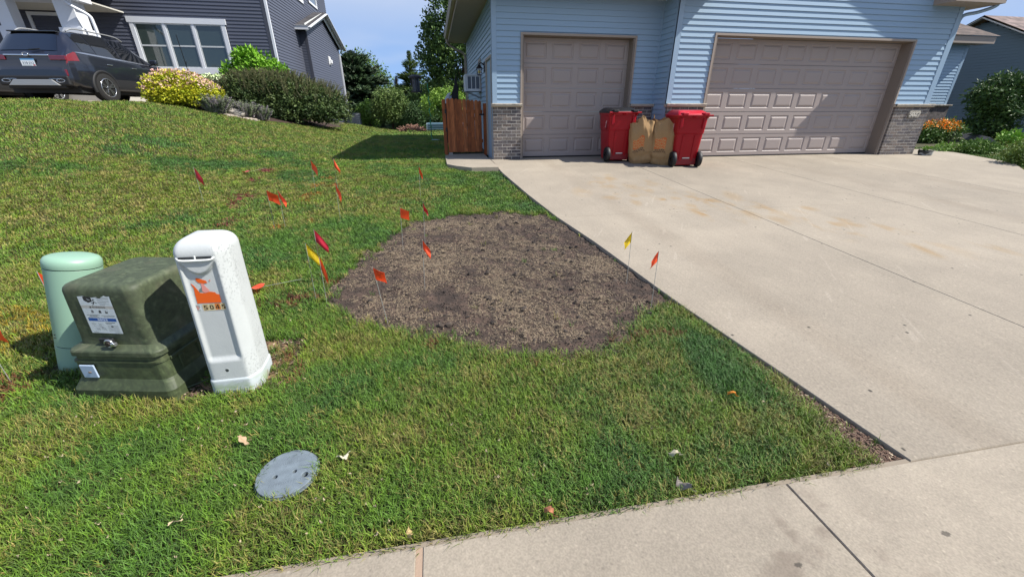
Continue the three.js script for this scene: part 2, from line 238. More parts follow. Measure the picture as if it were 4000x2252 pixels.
// ---------------------------------------------------------------- lawn grass
const KEEP_OUT = [ // [x, z, half width, half depth, turn] of what stands on the lawn
  [-1.17, -2.13, 0.10, 0.10, 0], [-1.665, -2.34, 0.25, 0.30, R(-12)], [-2.215, -2.50, 0.12, 0.12, 0], [-0.735, -1.40, 0.098, 0.098, 0]];
const nearKeepOut = (x, z, m) => { for (const [kx, kz, a, b, t] of KEEP_OUT) { const dx = x - kx, dz = z - kz, c = Math.cos(t), s = Math.sin(t), u = Math.abs(dx * c - dz * s), v = Math.abs(dx * s + dz * c); if (u < a + m && v < b + m) return true; } return false; };
const BED = [[-7.3, -13.2], [-6.3, -13.4], [-5.3, -13.75], [-4.7, -15.2], [-4.0, -16.4], [-3.7, -18.6], [-4.2, -20.5], [-4.8, -32], [-16, -32], [-16, -19.0], [-7.4, -19.0]]; // planted bed round the grey house
// patches: [x, z, rx, rz, strength, kind]; paint marks sprayed on the grass by the surveyors
const PATCH = [
  [-4.1, -7.9, 0.7, 0.5, 1, 'dark'], [-3.35, -9.6, 0.35, 0.4, 1, 'dark'], [-3.6, -8.3, 0.4, 0.3, 0.8, 'dark'], [-2.7, -8.9, 0.35, 0.4, 0.9, 'dark'], [-2.3, -7.8, 0.55, 0.5, 1, 'dark'], [-3.2, -5.2, 0.35, 0.3, 0.8, 'dark'], [-5.2, -9.1, 0.5, 0.3, 1, 'dark'], [-5.3, -8.3, 0.5, 0.3, 0.8, 'dark'], [-5.7, -7.0, 0.7, 0.4, 0.8, 'dark'], [-1.4, -4.4, 0.9, 0.8, 0.5, 'dark'], [0.9, -5.5, 0.5, 0.25, 0.7, 'dark'], [1.3, -5.3, 0.3, 0.3, 0.8, 'dark'], [0.4, -7.3, 1.0, 0.5, 0.35, 'dark'], [1.62, -1.7, 0.2, 0.4, 0.9, 'dark'], [1.25, -1.15, 0.35, 0.14, 0.8, 'dark'], [0.55, -1.2, 0.3, 0.2, 0.5, 'dark'], [-0.3, -1.9, 0.4, 0.3, 0.4, 'dark'],
  [-1.1, -5.6, 0.6, 0.4, 0.8, 'dead'], [-0.6, -5.5, 0.5, 0.25, 0.9, 'dead'], [-0.6, -6.2, 0.8, 0.5, 0.6, 'dead'], [-3.3, -5.3, 0.15, 0.12, 1, 'dead'], [0.92, -1.65, 0.16, 0.28, 0.85, 'dead'], [0.86, -1.9, 0.25, 0.1, 0.7, 'dead'], [1.15, -1.9, 0.3, 0.15, 0.5, 'dead'], [-1.96, -1.8, 0.3, 0.2, 0.8, 'dead'], [-1.75, -1.93, 0.4, 0.07, 0.9, 'dead'], [-2.7, -2.6, 0.5, 0.5, 0.5, 'dead'], [-3.6, -7.0, 1.4, 1.0, 0.35, 'dead'], [-4.5, -6.0, 1.5, 1.0, 0.3, 'dead'], [-0.7, -3.95, 0.2, 0.16, 0.6, 'dead'], [0.7, -1.02, 1.6, 0.06, 0.55, 'dead'], [-0.3, -6.9, 0.5, 0.4, 0.4, 'dead'], [-0.75, -2.35, 0.4, 0.15, 0.5, 'dead'],
  [-3.02, -8.05, 0.12, 0.16, 0.9, 'red'], [-2.96, -7.32, 0.12, 0.2, 0.9, 'red'], [-2.77, -6.32, 0.16, 0.22, 0.9, 'red'], [-2.73, -5.95, 0.06, 0.15, 0.9, 'red'], [-2.5, -5.2, 0.07, 0.24, 0.9, 'red'],
  [-1.88, -7.63, 0.12, 0.1, 0.7, 'orange'], [-1.9, -7.03, 0.12, 0.14, 0.7, 'orange'], [-1.86, -6.4, 0.14, 0.3, 0.7, 'orange'], [-1.68, -7.1, 0.12, 0.16, 0.7, 'orange'], [-1.92, -4.93, 0.1, 0.07, 0.8, 'orange'], [-1.57, -5.11, 0.06, 0.06, 0.7, 'orange'], [-1.62, -7.71, 0.1, 0.08, 0.6, 'orange'],
  [-1.25, -2.98, 0.16, 0.06, 0.85, 'rust'], [-1.09, -3.1, 0.14, 0.06, 0.9, 'rust'], [-0.93, -3.34, 0.12, 0.07, 0.8, 'rust'], [-0.9, -2.1, 0.07, 0.08, 0.8, 'rust'], [-0.98, -2.3, 0.05, 0.12, 0.6, 'rust'], [1.08, -2.1, 0.16, 0.05, 0.8, 'rust'], [1.36, -2.16, 0.14, 0.05, 0.8, 'rust'], [1.52, -2.12, 0.07, 0.05, 0.8, 'rust'], [0.55, -1.98, 0.2, 0.05, 0.4, 'rust'], [-0.1, -2.28, 0.1, 0.05, 0.6, 'rust'], [-2.44, -2.25, 0.1, 0.14, 0.9, 'rust'],
  [-3.15, -3.17, 0.16, 0.08, 0.9, 'yellow'], [-2.95, -3.05, 0.2, 0.1, 0.8, 'yellow'], [-2.77, -2.76, 0.16, 0.2, 0.7, 'yellow']];
const PAINT = { red: [0.20, 0.035, 0.03], orange: [0.34, 0.12, 0.012], rust: [0.18, 0.06, 0.022], yellow: [0.30, 0.22, 0.01] };
function grassColour(x, z, r, out) {
  const n1 = fbm(x * 0.55, z * 0.55, 3, 51), n2 = fbm(x * 2.6, z * 2.6, 3, 52), n3 = fbm(x * 11, z * 11, 2, 53);
  let dry = 0.10 + 0.55 * ss(0.48, 0.72, n2) + 0.4 * ss(0.5, 0.75, n1) + 0.25 * (n3 - 0.5), dark = 0.5 * ss(0.5, 0.35, n2);
  // left slope is thinner, more olive turf; strip by the shade and near lawn lusher
  dry += 0.30 * ss(1.6, 4.0, -x) * ss(3.5, 6, -z) + 0.12 * ss(1.5, 2.5, -x); dark *= 1 - 0.5 * ss(2, 4, -x);
  let paint = null;
  for (const [px, pz, rx, rz, s, k] of PATCH) {
    const dx = (x - px) / rx, dz = (z - pz) / rz, e = dx * dx + dz * dz; if (e > 2.2) continue;
    const w = s * (1 - ss(0.35, 1.5, e + 1.2 * (n3 - 0.5)));
    if (k === 'dead') dry += 0.9 * w; else if (k === 'dark') { dark += 0.75 * w; dry -= 0.6 * w; } else if (r() < w * 0.55) paint = PAINT[k];
  }
  const l = 0.55 + 0.9 * r();
  if (paint) return out.setRGB(paint[0] * l, paint[1] * l, paint[2] * l);
  if (r() < clamp(dry) * 0.5) { const t = r(); return out.setRGB(lerp(0.160, 0.290, t) * l, lerp(0.182, 0.240, t) * l, lerp(0.016, 0.070, t) * l); }
  dark = clamp(dark); const t = clamp(dry) * 0.8 + 0.25 * r();
  return out.setRGB(lerp(lerp(0.084, 0.155, t), 0.048, dark) * l, lerp(lerp(0.190, 0.222, t), 0.138, dark) * l, lerp(lerp(0.008, 0.011, t), 0.014, dark) * l);
}
{
  const r = rng(2024), mats = new THREE.MeshPhysicalMaterial({ color: 0xffffff, roughness: 0.7, side: THREE.DoubleSide, transmission: 0.2, thickness: 0 }), tufts = [];
  const tuft = (nb, rad, h0, h1, w) => { const pos = [], idx = [];
    for (let b = 0; b < nb; b++) { const a = r() * 6.283, rr = rad * Math.sqrt(r()), bx = Math.cos(a) * rr, bz = Math.sin(a) * rr, h = lerp(h0, h1, r()), d = r() * 6.283, lean = (0.25 + 0.75 * r()) * h * 0.95, dx = Math.cos(d), dz = Math.sin(d), sx = -dz * w * (0.6 + 0.7 * r()), sz = dx * w * (0.6 + 0.7 * r()), k = pos.length / 3;
      pos.push(bx - sx, -0.012, bz - sz, bx + sx, -0.012, bz + sz, bx + dx * lean * 0.35 - sx * 0.9, h * 0.62, bz + dz * lean * 0.35 - sz * 0.9, bx + dx * lean * 0.35 + sx * 0.9, h * 0.62, bz + dz * lean * 0.35 + sz * 0.9, bx + dx * lean, h * (0.8 + 0.25 * r()), bz + dz * lean);
      idx.push(k, k + 1, k + 3, k, k + 3, k + 2, k + 2, k + 3, k + 4); }
    const g = new THREE.BufferGeometry(); g.setAttribute('position', new THREE.Float32BufferAttribute(pos, 3)); g.setIndex(idx); return (() => { const q = g.toNonIndexed(); q.computeVertexNormals(); return q; })(); };
  const bands = [ // [far limit, cell, blades, radius, height range, blade half width]
    [3.0, 0.0185, 9, 0.017, 0.026, 0.062, 0.0016], [5.5, 0.027, 11, 0.026, 0.024, 0.054, 0.0023], [9.5, 0.044, 13, 0.045, 0.018, 0.046, 0.0034], [17, 0.07, 16, 0.075, 0.018, 0.048, 0.0052], [32, 0.14, 18, 0.15, 0.025, 0.06, 0.010]];
  const col = new THREE.Color(), dm = new THREE.Object3D(); let from = 0;
  for (const [to, cell, nb, rad, h0, h1, w] of bands) {
    const spots = [[], [], []];
    for (let z = -1.0; z > -Math.min(to, 30); z -= cell) for (let x = -Math.min(to, 15); x < Math.min(to, 23); x += cell) {
      const px = x + (r() - 0.5) * cell * 1.1, pz = z + (r() - 0.5) * cell * 1.1, d = Math.hypot(px, pz);
      if (d < from || d >= to || pz > WALK_Z - 0.006) continue;
      // only ground that a camera near here can see
      const fw = px * 0.177 - pz * 0.984, rt = px * 0.984 + pz * 0.177; if (Math.abs(rt) > fw * 1.6 + 2.6) continue;
      if (px > 2.05 && pz > -7) { if (px < redgeX(pz) + 0.02) continue; }
      if (pz > -9.7 && px > edgeX(pz) - 0.008 && px < redgeX(pz) + 0.02) continue;
      if (px > 1.1 && px < 13 && pz < -9) continue; if (px > 11.6 && px < 20 && pz < -13.9) continue; if (px > 22.9) continue;
      if (px > 0.15 && px < 1.2 && pz < -7.88 && pz > -10.6) { const q = 0.19 + 0.45 * ss(-8.6, -7.9, pz) ** 2; if (px > q - 0.02) continue; }
      if (px > 13.6 && pz < -9.9 && px * 0.68 + pz * 0.73 < 4.15 + 0) continue;
      if (px < 2 && pz > -5.6 && dirtD(px, pz) < 0.09 * (r() - 0.35)) { if (r() > 0.0025 + 0.10 * ss(-0.16, 0.0, dirtD(px, pz)) ** 2) continue; }
      if (nearKeepOut(px, pz, 0.012)) continue;
      // worn earth between the cabinets
      if (px > -1.52 && px < -0.93 && pz < -1.99 && pz > -2.5 && fbm(px * 9, pz * 9, 3, 8) > 0.36 - 0.4 * ss(0.25, 0.4, Math.hypot(px + 1.22, pz + 2.15))) { if (r() > 0.08) continue; }
      // mulch strip beside the driveway near the corner
      const ed = edgeX(pz) - px; if (pz > -1.75 && ed > 0 && ed < (0.02 + 0.12 * ss(-1.7, -1.05, pz)) * (0.6 + 0.8 * fbm(px * 8, pz * 8, 2, 66))) { if (r() > 0.06) continue; }
      if (pz > -1.06 && px > 1.2 && r() < 0.35) continue;
      if (inPoly(BED, px, pz) || inPoly(NDRIVE, px, pz)) continue;
      if (r() > 0.93 + 0.2 * fbm(px * 3, pz * 3, 2, 5)) continue;
      spots[(r() * 3) | 0].push([px, pz]);
    }
    for (const s of spots) { const g = tuft(nb, rad, h0, h1, w), im = shadows(new THREE.InstancedMesh(g, mats, s.length)); im.name = numbered('lawn_grass'); im.userData = { kind: 'stuff', label: 'mown lawn grass with dry and painted patches', category: 'grass' };
      s.forEach(([x, z], i) => { dm.position.set(x, lawnY(x, z), z); const k = 0.55 + 0.7 * fbm(x * 5, z * 5, 3, 7) + 0.3 * (r() - 0.5) + (r() > 0.985 ? 0.5 : 0); dm.rotation.set((r() - 0.5) * 0.5, r() * 6.283, (r() - 0.5) * 0.5); dm.scale.set(1, k, 1); dm.updateMatrix(); im.setMatrixAt(i, dm.matrix); im.setColorAt(i, grassColour(x, z, r, col)); });
      scene.add(im); }
    from = to;
  }
  // bark mulch and bare earth showing along the driveway corner and by the cabinets
  const chip = box(0.016, 0.003, 0.005), N = 2600, im = shadows(new THREE.InstancedMesh(chip, M(0xffffff, 0.95), N)); im.name = 'bark_mulch'; im.userData = { kind: 'stuff', label: 'reddish bark mulch along the driveway edge', category: 'mulch' };
  for (let i = 0; i < N;) { let x, z; if (r() < 0.78) { z = lerp(-2.0, -1.0, Math.sqrt(r())); x = edgeX(z) - 0.20 * r() * ss(-2.1, -1.0, z) - 0.008; } else { x = lerp(-1.5, -0.95, r()); z = lerp(-2.5, -1.98, r()); if (nearKeepOut(x, z, 0)) continue; }
    dm.position.set(x, lawnY(x, z) + 0.008 + 0.006 * r(), z); dm.rotation.set((r() - 0.5) * 0.7, r() * 6.28, (r() - 0.5) * 0.7); dm.scale.set(0.5 + 1.3 * r(), 1, 0.5 + 1.2 * r()); dm.updateMatrix(); im.setMatrixAt(i, dm.matrix); const l = 0.5 + 0.8 * r(), p = r() > 0.93; im.setColorAt(i, p ? col.setRGB(0.45 * l, 0.36 * l, 0.25 * l) : col.setRGB(0.13 * l, 0.08 * l, 0.055 * l)); i++; }
  scene.add(im);
  structure('worn_earth', gridGeo(24, 24, (u, v) => { const x = lerp(-1.6, -0.85, u), z = lerp(-2.62, -1.93, v); return [x, lawnY(x, z) + 0.003 + 0.012 * (fbm(x * 30, z * 30, 3, 3) - 0.5) - 0.03 * ss(0.22, 0.36, Math.hypot(x + 1.22, z + 2.27)), z]; }), M(0x84694f, 1, { bumpMap: rep(grainTex, 3), bumpScale: 0.008 }));
  structure('edge_earth', gridGeo(6, 30, (u, v) => { const z = lerp(-2.5, -1.0, v), x = edgeX(z) - 0.004 - 0.26 * (1 - u) * ss(-2.5, -1.2, z); return [x, lawnY(x, z) + 0.005 + 0.01 * (fbm(x * 30, z * 30, 2, 9) - 0.5), z]; }), M(0x5d4434, 1, { bumpMap: rep(grainTex, 3), bumpScale: 0.008 }));
}
// ---------------------------------------------------------------- siding, brick and door builders
const seg = (a, b, cuts) => { let out = [[a, b]]; for (const [c, d] of cuts) out = out.flatMap(([p, q]) => d <= p || c >= q ? [[p, q]] : [[p, c], [d, q]].filter(([m, n]) => n - m > 0.02)); return out; };
// boards of lap siding on a wall plane; local x along the wall, y up, +z outward. open: [x0, x1, y0, y1]
function siding(parent, at, turn, x0, x1, y0, y1, ex, open, m, lap = 0.018, topOf = null) {
  const frame = new THREE.Matrix4().compose(V(...at), new THREE.Quaternion().setFromAxisAngle(V(0, 1, 0), turn), V(1, 1, 1));
  for (let y = y0; y < y1 - 0.01; y += ex) {
    const h = Math.min(ex, y1 - y); let a = x0, b = x1; if (topOf) { [a, b] = topOf(y + h * 0.5) ?? [0, 0]; if (b - a < 0.05) continue; }
    for (const [p, q] of seg(a, b, open.filter((o) => o[2] < y + h * 0.6 && o[3] > y + h * 0.4).map((o) => [o[0], o[1]]))) {
      const L = q - p, g = new THREE.BufferGeometry(), t = 0.0025, e = 0.0015;
      const P = [[0, 0, 0], [L, 0, 0], [L, 0, lap], [0, 0, lap], [L, e, lap + e], [0, e, lap + e], [L, h, t], [0, h, t], [L, h, 0], [0, h, 0]];
      const F = [[0, 1, 2, 3], [3, 2, 4, 5], [5, 4, 6, 7], [7, 6, 8, 9], [1, 8, 6, 4], [0, 5, 7, 9]], pos = [], uv = [];
      for (const f of F) for (const k of [0, 1, 2, 0, 2, 3]) { const c = P[f[k]]; pos.push(...c); uv.push((p + c[0]) * 0.8 + y * 3.7, (y + c[1]) * 0.8); }
      g.setAttribute('position', new THREE.Float32BufferAttribute(pos, 3)); g.setAttribute('uv', new THREE.Float32BufferAttribute(uv, 2)); g.computeVertexNormals();
      const o = part(parent, 'siding_board', g, m); o.applyMatrix4(new THREE.Matrix4().makeTranslation(p, y, 0).premultiply(frame));
    }
  }
}
const brickTex = dataTex(256, (u, v, i, j) => { const n = wrapFbm(u * 1, v, 8, 4, 200), st = wrapNoise(u, v * 0.25, 48, 210), f = hash(i, j, 9), k = 0.62 + 0.5 * n + 0.28 * (st - 0.5) + 0.22 * (f - 0.5), w = ss(0.6, 0.78, wrapFbm(u, v, 20, 2, 220)) * 0.35; const c = lerp(150 * k, 205, w); return [c, c * 0.955, c * 0.92]; });
const brickMats = [];
for (const c of [0xc6c2c0, 0xb2aeb0, 0xd2ccc6, 0xa09ea6, 0xc4bab4]) brickMats.push(M(c, 0.95, { map: brickTex, bumpMap: rep(grainTex, 4), bumpScale: 0.003 }));
const mortarMat = M(0xb0aaa2, 1, { bumpMap: grainTex, bumpScale: 0.003 });
const brickGeos = new Map();
function brickGeo(L, h, d, k) { const key = [L.toFixed(3), d, k].join(); if (!brickGeos.has(key)) { const r = rng(k * 91 + L * 1000), g = boxUV(box(L, h, d, L / 2, h / 2, d / 2), 1.6, r() * 3, r() * 3); brickGeos.set(key, g); } return brickGeos.get(key); }
// a pier of brick: front face along x at z, sides returned back
function pier(parent, x0, x1, z, yTop, seed, back = 0.1) {
  const r = rng(seed), c = 0.0667, n = Math.round(yTop / c), L = 0.203;
  part(parent, 'mortar', span(x0 + 0.006, x1 - 0.006, -0.1, yTop, z - back, z - 0.0022), mortarMat);
  for (let k = 0; k < n; k++) { let x = x0 - (k % 2 ? 0.10 : 0) + 0.0; while (x < x1 - 0.02) { const a = Math.max(x, x0), b = Math.min(x + L - 0.013, x1); if (b - a > 0.025) part(parent, 'brick', brickGeo(b - a, c - 0.013, 0.05, (r() * 4) | 0), brickMats[(r() * 5) | 0], [a, k * c + 0.002, z - 0.05 + (r() - 0.5) * 0.003]); x += L; } }
}
function ledge(parent, x0, x1, z0, z1, y, seed) { // rock-faced stone cap
  const nx = Math.ceil((x1 - x0) / 0.03), g = gridGeo(nx, 6, (u, v) => { const x = lerp(x0, x1, u), n = fbm(x * 16, v * 3 + seed, 3, seed); const T = [[z0, y + 0.068], [z1 - 0.012, y + 0.068], [z1 - 0.004 + 0.006 * n, y + 0.058], [z1 - 0.03 * n, y + 0.042], [z1 - 0.012 + 0.012 * n, y + 0.022], [z1 - 0.03, y + 0.003], [z0, y]][Math.round(v * 6)]; return [x, T[1], T[0]]; });
  const ends = [x0, x1].map((x) => span(x - 0.002, x + 0.002, y + 0.002, y + 0.06, z0, z1 - 0.03));
  part(parent, 'stone_ledge', merge([flat(g), ...ends]), M(0xb8ad9c, 0.95, { bumpMap: rep(grainTex, 3), bumpScale: 0.006 }));
}
// sectional garage door: embossed panels, each a piece of its own
function garageDoor(parent, x0, x1, z, H, cols, m) {
  const d = holder(parent, 'garage_door'), rows = 5, sh = H / rows, w = x1 - x0, cw = w / cols;
  part(d, 'bottom_seal', span(x0, x1, 0.004, 0.03, z - 0.03, z + 0.006), M(0x18181a, 0.8));
  const ring = (pw, ph, b, zo) => { // frame of a raised panel: sloping moulding and raised field, all slightly rounded by the light
    const P = (s, q) => [[-pw / 2 + s, -ph / 2 + s, q], [pw / 2 - s, -ph / 2 + s, q], [pw / 2 - s, ph / 2 - s, q], [-pw / 2 + s, ph / 2 - s, q]], lv = [P(0, 0), P(0.012, -0.011), P(0.030, -0.011), P(0.055, 0.002), P(0.07, 0.0035)], pos = [];
    for (let k = 0; k < 4; k++) for (let e = 0; e < 4; e++) { const A = lv[k][e], B = lv[k][(e + 1) % 4], C = lv[k + 1][(e + 1) % 4], D = lv[k + 1][e]; pos.push(...A, ...B, ...C, ...A, ...C, ...D); }
    const [a, b2, c, e] = lv[4]; pos.push(...a, ...b2, ...c, ...a, ...c, ...e);
    const g = new THREE.BufferGeometry(); g.setAttribute('position', new THREE.Float32BufferAttribute(pos, 3)); g.computeVertexNormals(); return boxUV(g, 0.9); };
  const pg = ring(cw * 0.80, sh * 0.66), cutW = cw * 0.80, cutH = sh * 0.66;
  for (let k = 0; k < rows; k++) {
    const y0 = 0.03 + k * (H - 0.03) / rows, y1 = 0.03 + (k + 1) * (H - 0.03) / rows - 0.005, yc = (y0 + y1) / 2, pieces = [span(x0, x1, y0, yc - cutH / 2, z - 0.04, z), span(x0, x1, yc + cutH / 2, y1 - 0.008, z - 0.04, z), span(x0, x1, y1 - 0.008, y1, z - 0.04, z - 0.006), span(x0, x1, y0, y1, z - 0.045, z - 0.03)];
    for (let c = 0; c <= cols; c++) { const a = c ? x0 + (c - 0.5) * cw + cutW / 2 : x0, b = c < cols ? x0 + (c + 0.5) * cw - cutW / 2 : x1; pieces.push(span(a, b, yc - cutH / 2, yc + cutH / 2, z - 0.04, z)); }
    part(d, 'door_section', boxUV(merge(pieces), 0.9), m);
    for (let c = 0; c < cols; c++) part(d, 'panel', pg, m, [x0 + (c + 0.5) * cw, yc, z]);
  }
  return d;
}
// ---------------------------------------------------------------- blue house with the two garages
const vinylGrain = rep(grainTex, 2, 10);
const blueMat = MP(0x8ea7bc, 0.5, { bumpMap: vinylGrain, bumpScale: 0.0006 }), blueTrim = M(0x8ea6bb, 0.5), taupe = M(0x998c80, 0.6), taupeDark = M(0x7d7268, 0.7), doorMat = M(0x9b8f89, 0.55, { bumpMap: rep(grainTex, 3), bumpScale: 0.0006 });
const shingleTex = dataTex(512, (u, v, i, j) => { const row = Math.floor(v * 16), off = hash(row, 3, 1) * 7, t = Math.floor(u * 10 + off), h = hash(t, row, 6), f = hash(i, j, 2), edge = (v * 16 - row) < 0.1 ? 0.55 : 1, k = (0.7 + 0.4 * h + 0.35 * (f - 0.5)) * edge; return [98 * k, 84 * k, 76 * k]; });
const shingleMat = M(0xffffff, 0.95, { map: shingleTex }), soffitMat = M(0x9a8f82, 0.8), gutterMat = M(0x9d9184, 0.5);
const house = thing('blue_house', 'light blue lap sided house with two taupe garage doors and brick piers', 'house');
{
  const Z1 = -9.2, Z2 = -8.58, D1 = [1.877, 4.278], D2 = [5.755, 10.61], DH = 2.37, TOP = 3.05, EX = 0.1016;
  // structural walls behind the boards
  const W = [];
  W.push(span(1.26, D1[0] - 0.01, 0, TOP, Z1 - 0.22, Z1), span(D1[1] + 0.01, 4.87, 0, TOP, Z1 - 0.22, Z1), span(D1[0] - 0.01, D1[1] + 0.01, DH + 0.01, TOP, Z1 - 0.22, Z1));
  W.push(span(4.87, D2[0] - 0.01, 0, TOP, Z2 - 0.7, Z2), span(D2[1] + 0.01, 11.6, 0, TOP, Z2 - 0.22, Z2), span(D2[0] - 0.01, D2[1] + 0.01, DH + 0.01, TOP, Z2 - 0.22, Z2), extrude([[4.87, TOP], [11.6, TOP], [8.235, 4.83]], 0.2).translate(0, 0, Z2 - 0.22));
  W.push(span(1.26, 1.4, -0.2, TOP, -15.7, Z1 - 0.22), span(11.4, 11.6, -0.2, TOP, -14.2, Z2 - 0.22), span(1.26, 11.6, -0.2, TOP, -15.8, -15.6), span(11.6, 19.9, -0.2, TOP + 0.15, -14.3, -14.02));
  part(house, 'wall', merge(W), blueTrim);
  siding(house, [0, 0, Z1], 0, 1.33, 4.85, 0, TOP, EX, [[1.0, D1[1] + 0.045, 0, 1.1], [4.25, 5, 0, 1.1], [D1[0] - 0.045, D1[1] + 0.045, 0, DH + 0.045]], blueMat);
  siding(house, [0, 0, Z2], 0, 4.96, 11.5, 0, 4.8, EX, [[4, D2[1] + 0.045, 0, 1.1], [10.5, 12, 0, 1.1], [D2[0] - 0.045, D2[1] + 0.045, 0, DH + 0.045]], blueMat, 0.018, (y) => y < TOP ? [4.96, 11.5] : [4.9 + (y - TOP) / 0.53, 11.57 - (y - TOP) / 0.53]);
  siding(house, [1.26, 0, Z1], -Math.PI / 2, -6.5, -0.09, -0.02, TOP, EX, [[-1.02, -0.12, -0.1, 2.02], [-2.66, -2.12, 1.42, 2.16]], blueMat);
  siding(house, [4.87, 0, Z2], -Math.PI / 2, -0.6, -0.06, 0, TOP, EX, [], blueMat);
  siding(house, [0, 0, -14.02], 0, 11.6, 19.8, 0.9, 3.2, EX, [], blueMat);
  // corner boards
  for (const g of [span(1.235, 1.335, 1.1, TOP, Z1 - 0.02, Z1 + 0.02), span(1.235, 1.26, -0.02, TOP, Z1 - 0.085, Z1 + 0.018), span(4.845, 4.955, 1.1, TOP, Z2 - 0.02, Z2 + 0.02), span(4.845, 4.872, 0, TOP, Z2 - 0.075, Z2 + 0.018), span(11.505, 11.605, 1.1, TOP, Z2 - 0.02, Z2 + 0.022), span(11.6, 11.625, 1.1, TOP, Z2 - 0.09, Z2 + 0.02), span(4.83, 4.862, 1.1, TOP, Z1 - 0.01, Z1 + 0.022), span(19.78, 19.9, 1.1, 3.2, -14.04, -14.0)]) part(house, 'corner_board', g, blueTrim);
  // brick piers and their stone ledges
  pier(house, 1.232, 1.835, Z1 + 0.075, 1.055, 1); ledge(house, 1.205, 1.855, Z1 - 0.01, Z1 + 0.125, 1.055, 3);
  pier(house, 4.325, 4.84, Z1 + 0.075, 1.055, 2); ledge(house, 4.30, 4.86, Z1 - 0.01, Z1 + 0.125, 1.055, 5);
  pier(house, 4.85, 5.70, Z2 + 0.075, 1.055, 3); ledge(house, 4.82, 5.74, Z2 - 0.01, Z2 + 0.125, 1.055, 7);
  pier(house, 10.665, 11.66, Z2 + 0.075, 1.055, 4, 0.16); ledge(house, 10.63, 11.72, Z2 - 0.14, Z2 + 0.125, 1.055, 9);
  { // side of the right pier, seen past the corner
    const r = rng(8), c = 0.0667; part(house, 'mortar', span(11.56, 11.652, -0.1, 1.05, Z2 - 1.6, Z2 - 0.09), mortarMat);
    for (let k = 0; k < 15; k++) for (let z = Z2 - (k % 2 ? 0.18 : 0.085); z > Z2 - 1.5; z -= 0.203) part(house, 'brick', brickGeo(0.193, c - 0.0105, 0.05, (r() * 4) | 0), brickMats[(r() * 5) | 0], [11.61, k * c + 0.002, z], [0, Math.PI / 2, 0]);
  }
  part(house, 'brick_base', boxUV(span(11.7, 19.95, 0, 1.1, -14.1, -13.9), 1.4), brickMats[1]); ledge(house, 11.65, 20.0, -14.05, -13.84, 1.1, 11);
  // garage door openings: jambs, trim, doors
  for (const [[a, b], z] of [[D1, Z1], [D2, Z2]]) {
    part(house, 'door_jamb', merge([span(a - 0.008, a + 0.022, 0, DH - 0.003, z - 0.24, z + 0.02), span(b - 0.022, b + 0.008, 0, DH - 0.003, z - 0.24, z + 0.02), span(a - 0.008, b + 0.008, DH, DH + 0.03, z - 0.24, z + 0.02)]), taupeDark);
    part(house, 'door_trim', merge([span(a - 0.047, a - 0.009, 0, DH + 0.046, z, z + 0.035), span(b + 0.009, b + 0.047, 0, DH + 0.046, z, z + 0.035), span(a - 0.008, b + 0.008, DH + 0.006, DH + 0.046, z + 0.021, z + 0.034)]), taupe);
    garageDoor(house, a + 0.02, b - 0.02, z - (b - a > 3 ? 0.228 : 0.19), DH, b - a > 3 ? 8 : 4, doorMat);
  }
  // dent in the big door is left to the panels; plaque with the house number on the right pier
  const plaque = part(house, 'house_number_plaque', extrude([[-0.17, 0.02], [-0.14, -0.075], [0.14, -0.075], [0.17, 0.02], [0.15, 0.075], [-0.15, 0.075]], 0.018, { bevelEnabled: true, bevelSize: 0.006, bevelThickness: 0.005, bevelSegments: 2 }), M(0x8e887c, 0.85, { bumpMap: grainTex, bumpScale: 0.003 }), [11.24, 0.905, Z2 + 0.076]);
  plaque.userData.label = 'stone plaque with the number 5027';
  // side door in the left wall, recessed
  part(house, 'side_door', boxUV(span(1.30, 1.34, 0.0, 2.0, -10.2, -9.34)), M(0x7d7468, 0.6));
  part(house, 'side_door_trim', merge([span(1.225, 1.33, 0, 2.03, -10.24, -10.19), span(1.225, 1.33, 0, 2.03, -9.35, -9.305), span(1.222, 1.33, 1.985, 2.035, -10.238, -9.307)]), M(0x9c9084, 0.6));
  // window that holds the air conditioner
  const win = holder(house, 'side_window'); part(win, 'frame', merge([span(1.235, 1.29, 1.4, 1.45, -11.86, -11.33), span(1.235, 1.29, 2.12, 2.17, -11.86, -11.33), span(1.237, 1.292, 1.4, 2.17, -11.86, -11.81), span(1.237, 1.292, 1.4, 2.17, -11.38, -11.33)]), taupe);
  part(win, 'pane', span(1.27, 1.274, 1.45, 2.12, -11.81, -11.38), MP(0x2a3236, 0.08, { metalness: 0.1 }));
  // roofs: hip over the small garage, gable over the big one, with boxed eaves
  const tilt = (x0, x1, z0, z1, ya, yb, axis) => { const g = axis === 'z' ? gridGeo(1, 1, (u, v) => [lerp(x0, x1, u), lerp(ya, yb, v), lerp(z0, z1, v)]) : gridGeo(1, 1, (u, v) => [lerp(x0, x1, u), lerp(ya, yb, u), lerp(z0, z1, v)]); return boxUV(flat(g), 0.45); };
  const roof = holder(house, 'roof');
  part(roof, 'shingles', merge([boxUV(flat(gridGeo(1, 1, (u, v) => [lerp(lerp(0.62, 4.2, v), 5.2, u), lerp(3.32, 5.2, v), lerp(-8.84, -12.4, v)])), 0.45), boxUV(flat(gridGeo(1, 1, (u, v) => [lerp(0.62, 4.2, u), lerp(3.32, 5.2, u), lerp(-15.9, lerp(-8.84, -12.4, u), v)])), 0.45), tilt(4.30, 8.235, -14.6, Z2 + 0.34, 3.24, 5.33, 'x'), tilt(12.17, 8.235, -14.6, Z2 + 0.34, 3.24, 5.33, 'x'), tilt(11.0, 20.4, -13.5, -17, 3.42, 4.9, 'z')]), shingleMat);
  part(roof, 'soffit', span(0.66, 1.26, TOP, TOP + 0.03, -15.75, Z1), soffitMat); part(roof, 'soffit', span(0.66, 4.86, TOP + 0.001, TOP + 0.031, Z1, -8.86), soffitMat); part(roof, 'soffit', span(11.4, 20.3, 3.2, 3.23, -14.1, -13.55), soffitMat);
